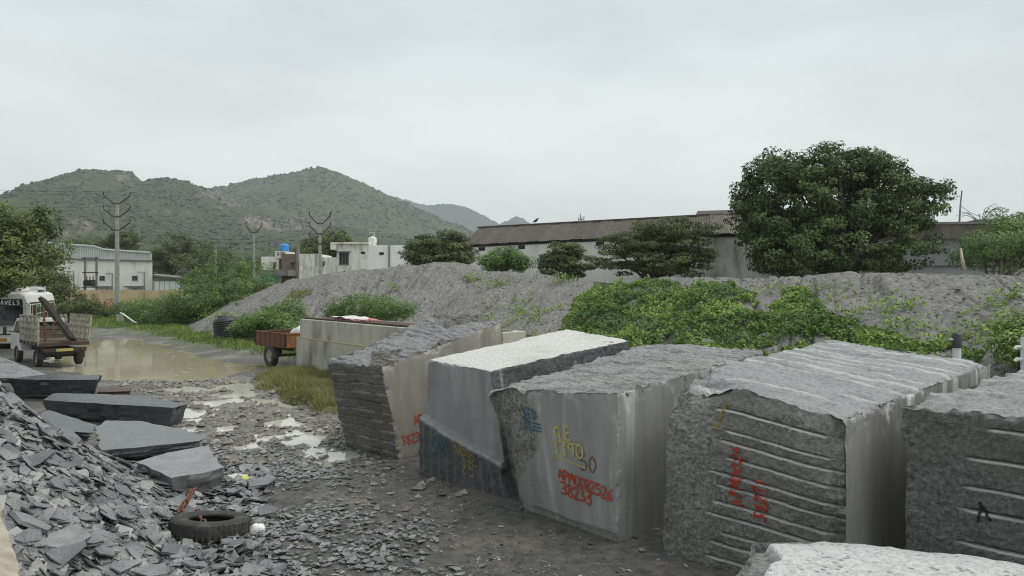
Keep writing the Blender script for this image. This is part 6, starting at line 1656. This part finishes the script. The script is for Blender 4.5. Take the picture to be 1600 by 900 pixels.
def roof_tank(px, py, dd, s, mat, label, blue=False):
    v = at(px, py, dd); t = thing('roof_tank', label, 'water tank', (v.x, dd + 1.5, v.z))
    pr = [(0.001, 0.0), (.95 * s, 0.0), (s, .06 * s)]
    for k in range(4): pr += [(s, .15 * s + k * .3 * s), (1.04 * s, .22 * s + k * .3 * s), (s, .3 * s + k * .3 * s)]
    pr += [(s, 1.35 * s), (.75 * s, 1.6 * s), (.3 * s, 1.7 * s), (0.001, 1.7 * s)]
    MB().lathe(pr, 20).build('body', mat, t, smooth=True); MB().lathe([(.3 * s, 1.68 * s), (.3 * s, 1.85 * s), (.001, 1.87 * s)], 14).build('lid', mat, t, smooth=True)
    return t
roof_tank(577.5, 379.5, 74, .42, m_white, 'white plastic tank on the stained white house roof')
tt_ = at(585, 379, 75); tag(MB().tube([tt_, tt_ + Vector((0, 0, 1.0)), tt_ + Vector((-.5, 0, 1.05))], .03, 6).build('roof_pipe', m_galv), 'thin bent pipe beside the white roof tank', 'pipe')

d = 80; t = thing('old_house', 'low old house with bare brick bay and small doors', 'house', (at(440, 450, d).x, d, 0)); o0 = t.location
LL = lambda px, py, dd=80: at(px, py, dd) - o0
a, b2 = LL(408, 401), LL(440, 398)
MB().box(a.x, LL(441, 0).x, 0, 6, -.2, a.z).build('wall', m_white_old, t)
MB().box(LL(427, 0).x, LL(444, 0).x, .6, 4, a.z + .003, LL(0, 392).z).build('stair_head', m_white_old, t)
MB().box(LL(441.2, 0).x, LL(466, 0).x, -.3, 6, -.2, LL(0, 397).z).build('brick_bay', m_brick, t)
MB().box(LL(466.2, 0).x, LL(497, 0).x, 0, 6, -.2, LL(0, 396.5).z).build('wall', m_white_old, t)
MB().box(LL(497.2, 0).x, LL(527, 0).x, .1, 6, -.2, LL(0, 402).z).build('annex', m_white_old, t)
MB().box(LL(464.5, 0).x, LL(467, 0).x, -.4, .3, 0, LL(0, 385).z).build('pillar', m_slabgrey, t)
for px0, px1, py0, py1, nm, yo in ((427, 431, 411, 421, 'window', -.05), (436, 441, 405, 421, 'door', -.05), (457, 461, 410, 420, 'window', -.36), (504, 506.5, 410, 421, 'door', .04), (431, 433, 395.5, 399.5, 'window', .55), (439, 441.5, 395.5, 399.5, 'window', .55)):
    p0, p1 = LL(px0, py0), LL(px1, py1); o = MB().box(p0.x, p1.x, yo, yo + .045, p1.z, p0.z).build(nm, m_rust if nm == 'door' and px0 < 450 else m_galv_old, t)
    if not (nm == 'door' and px0 < 450): MB().box(p0.x + .06, p1.x - .06, yo - .02, yo - .003, p1.z + .06, p0.z - .06).build('pane', m_open, o)
    MB().box(p0.x - .1, p1.x + .1, yo - .3, yo - .003, p0.z + .02, p0.z + .1).build('lintel', m_slabgrey, o)
p0, p1 = LL(418, 423), LL(464, 428); MB().box(p0.x, p1.x, -3.2, -.31, p1.z - .25, p0.z).build('verandah_slab', m_slabgrey, t)
m_green = pmat('green_cloth', (0.03, 0.16, 0.10), (0.04, 0.2, 0.13), 4, 0.8, 0.1)
p0, p1 = LL(424, 430), LL(448, 436); MB().box(p0.x, p1.x, -3.3, -3.22, p1.z - .4, p0.z - .06).build('green_screen', m_green, t)
m_blue = pmat('blue_tank', (0.03, 0.20, 0.52), (0.04, 0.24, 0.58), 4, 0.45, 0.05)
roof_tank(437.5, 391.8, 81, .50, m_blue, 'bright blue plastic tank on the old house roof')
# railing before the houses
d = 66; x0, x1 = at(470, 0, d).x, at(520, 0, d).x; zr = at(0, 418, d).z; t = thing('yard_railing', 'white railing and posts in front of the old house', 'railing', (x0, d, 0))
for k in range(5): x = (x1 - x0) * k / 4; MB().box(x - .1, x + .1, -.1, .1, 0, zr + .1).build('post', m_white_old, t)
for z in (zr - .1, zr - .65): MB().bar((0, 0, z), (x1 - x0, 0, z), .06).build('rail', m_white_old, t)

# ------------------------------------------------------------------ long shed with brown sheet roof
m_roof = pmat('brown_roof_sheet', (0.098, 0.080, 0.064), (0.062, 0.052, 0.044), 1.6, 0.85, 0.2, vary=0.16, stretch=(1, 1, 1))
m_roof_grey = pmat('grey_roof_sheet', (0.19, 0.165, 0.14), (0.13, 0.11, 0.09), 2, 0.85, 0.2, vary=0.2)
def shed(name, label, eL, eR, rL, rR, nsh, mat_roof, mat_wall, over=0.35, back=True, gable=True):
    """eL/eR: eave ends, rL/rR: ridge ends (world). front slope made of separate corrugated sheets"""
    t = thing(name, label, 'shed', (eL.x, eL.y, 0)); o0 = Vector((eL.x, eL.y, 0))
    eL, eR, rL, rR = [p - o0 for p in (eL, eR, rL, rR)]
    dn = (rL - eL); dn.z = 0
    inn = dn.normalized() * over
    wl0, wl1 = Vector((eL.x, eL.y, -.2)) + inn, Vector((eR.x, eR.y, -.2)) + inn
    top0, top1 = wl0.copy(), wl1.copy(); top0.z = eL.z + .0; top1.z = eR.z + .0
    q = dn * 2 - inn * 2
    wo_ = MB().hexa([wl0, wl1, wl1 + q, wl0 + q, top0, top1, top1 + q, top0 + q]).build('wall', mat_wall, t)
    if gable:
        ax = (eR - eL).normalized() * .15
        MB().prism([Vector((top0.x, top0.y, eL.z + .02)) + ax, Vector((rL.x, rL.y, rL.z - .12)) + ax, Vector((top0.x, top0.y, eL.z + .02)) + q + ax], ax * 1.2).build('gable', mat_wall, t)
    slope = (rL - eL)
    for k in range(nsh):
        f0, f1 = k / nsh, (k + 1) / nsh; n = 10; V = []; lift = 0.03 * (k % 2)
        for i in range(n + 1):
            f = f0 + (f1 - f0) * i / n + (0.003 if i == n else 0); w = 0.035 * (1 if i % 2 else -1) + lift
            for g in (0, .5, 1): p = (eL.lerp(eR, f)).lerp(rL.lerp(rR, f), g); V.append((p.x, p.y, p.z + w + .1))
        np_mesh('roof_sheet', np.array(V), grid_faces(n + 1, 3), mat_roof, parent=t)
    if back:
        bL, bR = eL + dn * 2, eR + dn * 2
        MB().hexa([rL + Vector((0, 0, .0)), rR + Vector((0, 0, .0)), bR, bL, rL + Vector((0, 0, .1)), rR + Vector((0, 0, .1)), bR + Vector((0, 0, .1)), bL + Vector((0, 0, .1))]).build('back_roof', mat_roof, t)
    MB().bar(rL + Vector((0, 0, .13)), rR + Vector((0, 0, .13)), .45, .12).build('ridge_cap', mat_roof, t)
    MB().bar(eL + inn * .9 + Vector((0, 0, .0)), eR + inn * .9 + Vector((0, 0, .0)), .12, .16).build('eave_beam', m_open, t)
    return t, o0, wl0 - inn * 0, wl1, inn
eL, eR = at(722, 385, 62), at(1112, 366, 47.5); rL, rR = at(748, 357.5, 68), at(1112, 338.5, 53)
m_shedwall = pmat('shed_whitewash', (0.78, 0.77, 0.72), (0.70, 0.69, 0.64), 0.7, 0.92, 0.1, stain=(0.55, 0.53, 0.47), stain_scale=0.4)
sh, o0, wl0, wl1, inn = shed('long_shed', 'long white walled shed with a brown corrugated roof', eL, eR, rL, rR, 22, m_roof, m_shedwall)
for f in (0.08, 0.27, 0.45, 0.60, 0.76, 0.93):
    p = wl0.lerp(wl1, f); q_ = wl0.lerp(wl1, f + .032); zt = (eL.lerp(eR, f)).z - .12
    ax = (q_ - p); nn = Vector((ax.y, -ax.x, 0)).normalized() * .02
    MB().hexa([p + nn + Vector((0, 0, zt - .3 + .2)), q_ + nn + Vector((0, 0, zt - .3 + .2)), q_ - nn * 4 + Vector((0, 0, zt - .1)), p - nn * 4 + Vector((0, 0, zt - .1)), p + nn + Vector((0, 0, zt + .2)), q_ + nn + Vector((0, 0, zt + .2)), q_ - nn * 4 + Vector((0, 0, zt + .2)), p - nn * 4 + Vector((0, 0, zt + .2))]).build('vent_opening', m_open, sh)
# taller middle bay and its lower sheets
m_patch = pmat('peeling_wall', (0.78, 0.77, 0.72), (0.70, 0.69, 0.64), 1.0, 0.95, 0.2, stain=(0.22, 0.19, 0.155), stain_scale=0.5)
e0, e1_ = at(1104, 368.5, 47), at(1345, 362, 43); r0_, r1_ = at(1092, 338.5, 54), at(1345, 336, 50)
shed('shed_bay', 'taller shed bay with greyer roof sheets and peeling wall beside the fig tree', e0, e1_, r0_, r1_, 12, m_roof_grey, m_patch, gable=False)
e0, e1_ = at(1086, 340, 54.5), at(1330, 334.5, 50); r0_, r1_ = at(1090, 331, 57), at(1330, 325, 53)
t_ = thing('roof_monitor', 'raised ridge vent along the taller shed bay', 'roof vent', (e0.x, e0.y, 0)); o0 = Vector((e0.x, e0.y, 0))
e0, e1_, r0_, r1_ = [p - o0 for p in (e0, e1_, r0_, r1_)]
for k in range(10):
    a_, b_2, c_, d_ = e0.lerp(e1_, k / 10), e0.lerp(e1_, (k + 1) / 10), r0_.lerp(r1_, (k + 1) / 10), r0_.lerp(r1_, k / 10); u_ = Vector((0, 0, .08))
    MB().hexa([a_, b_2, c_, d_, a_ + u_, b_2 + u_, c_ + u_, d_ + u_]).build('roof_sheet', m_roof, t_)
MB().bar(e0 + Vector((.3, .4, -.4)), e1_ + Vector((-.3, .4, -.4)), .15, .7).build('louvre_band', m_open, t_)
# right hand flat roofed building
d = 46; t = thing('parapet_building', 'grey walled building with a deep brown parapet at right', 'building', (at(1445, 450, d).x, d, 0)); o0 = t.location
p0, p1 = at(1425, 0, 46).x - o0.x, 30.0
m_par = pmat('brown_parapet', (0.105, 0.082, 0.068), (0.16, 0.14, 0.12), 0.8, 0.95, 0.3, stain=(0.22, 0.20, 0.18), stain_scale=0.5)
m_gwall = pmat('grey_wall', (0.34, 0.345, 0.35), (0.29, 0.295, 0.30), 0.6, 0.9, 0.1, stain=(0.22, 0.22, 0.21), stain_scale=0.6)
rotp = -0.16; t.rotation_euler = (0, 0, rotp)
zt, zm, zb2 = at(0, 349, d).z, at(0, 374, d).z, at(0, 415, d).z
MB().box(p0 - 1, p1, 0, 8, -.2, zm).build('wall', m_gwall, t); MB().box(p0 - 1, p1, -.45, 8, zm + .003, zt).build('parapet', m_par, t)
MB().box(p0 - 1, p1, -.55, -.453, zt - .12, zt + .03).build('coping', m_slabgrey, t); MB().box(p0 - 1, p1, -.12, -.003, zb2 - .06, zb2 + .02).build('plinth_line', m_slabgrey, t)
MB().box(p0 + 3.6, p1, -.52, 8, zt + .033, zt + .16).build('roof_slab', m_slabgrey, t)
v = at(1498, 347, 48); tag(MB().tube([v + Vector((0, 0, -1.0)), v.lerp(at(1500.5, 322, 48), 1), at(1503, 298, 48)], [.06, .05, .04], 7).build('antenna_mast', m_galv_old), 'thin leaning mast standing on the brown parapet building', 'mast')
wire(at(1502, 322, 48), at(1532, 338, 51), 0.1, 'short guy wire from the leaning mast to the palm')
v = at(907, 346.5, 60); t = thing('roof_antenna', 'small cluster of antennas on the long shed ridge', 'antenna', v + Vector((0, 0, -0.3)))
for x, h in ((-.15, .65), (0, .95), (.12, .7), (.28, .75)): MB().tube([(x, 0, 0), (x, 0, h)], .035, 6).build('rod', m_galv_old, t)
MB().bar((-.18, 0, .5), (.3, 0, .5), .05).build('crossbar', m_galv_old, t)
# bird on the ridge
v = at(837, 351, 63.5); t = thing('bird', 'dark bird perched on the long shed ridge', 'bird', v)
pts = [(-.28, 0, .20), (-.15, 0, .26), (0, 0, .32), (.10, 0, .42), (.16, 0, .50), (.22, 0, .50), (.30, 0, .48)]
MB().tube(pts, [.02, .07, .11, .10, .07, .05, .01], 10).build('body', m_open, t, smooth=True)
for y in (-.04, .04): MB().tube([(0, y, .22), (.02, y, 0)], .012, 5).build('leg', m_open, t)
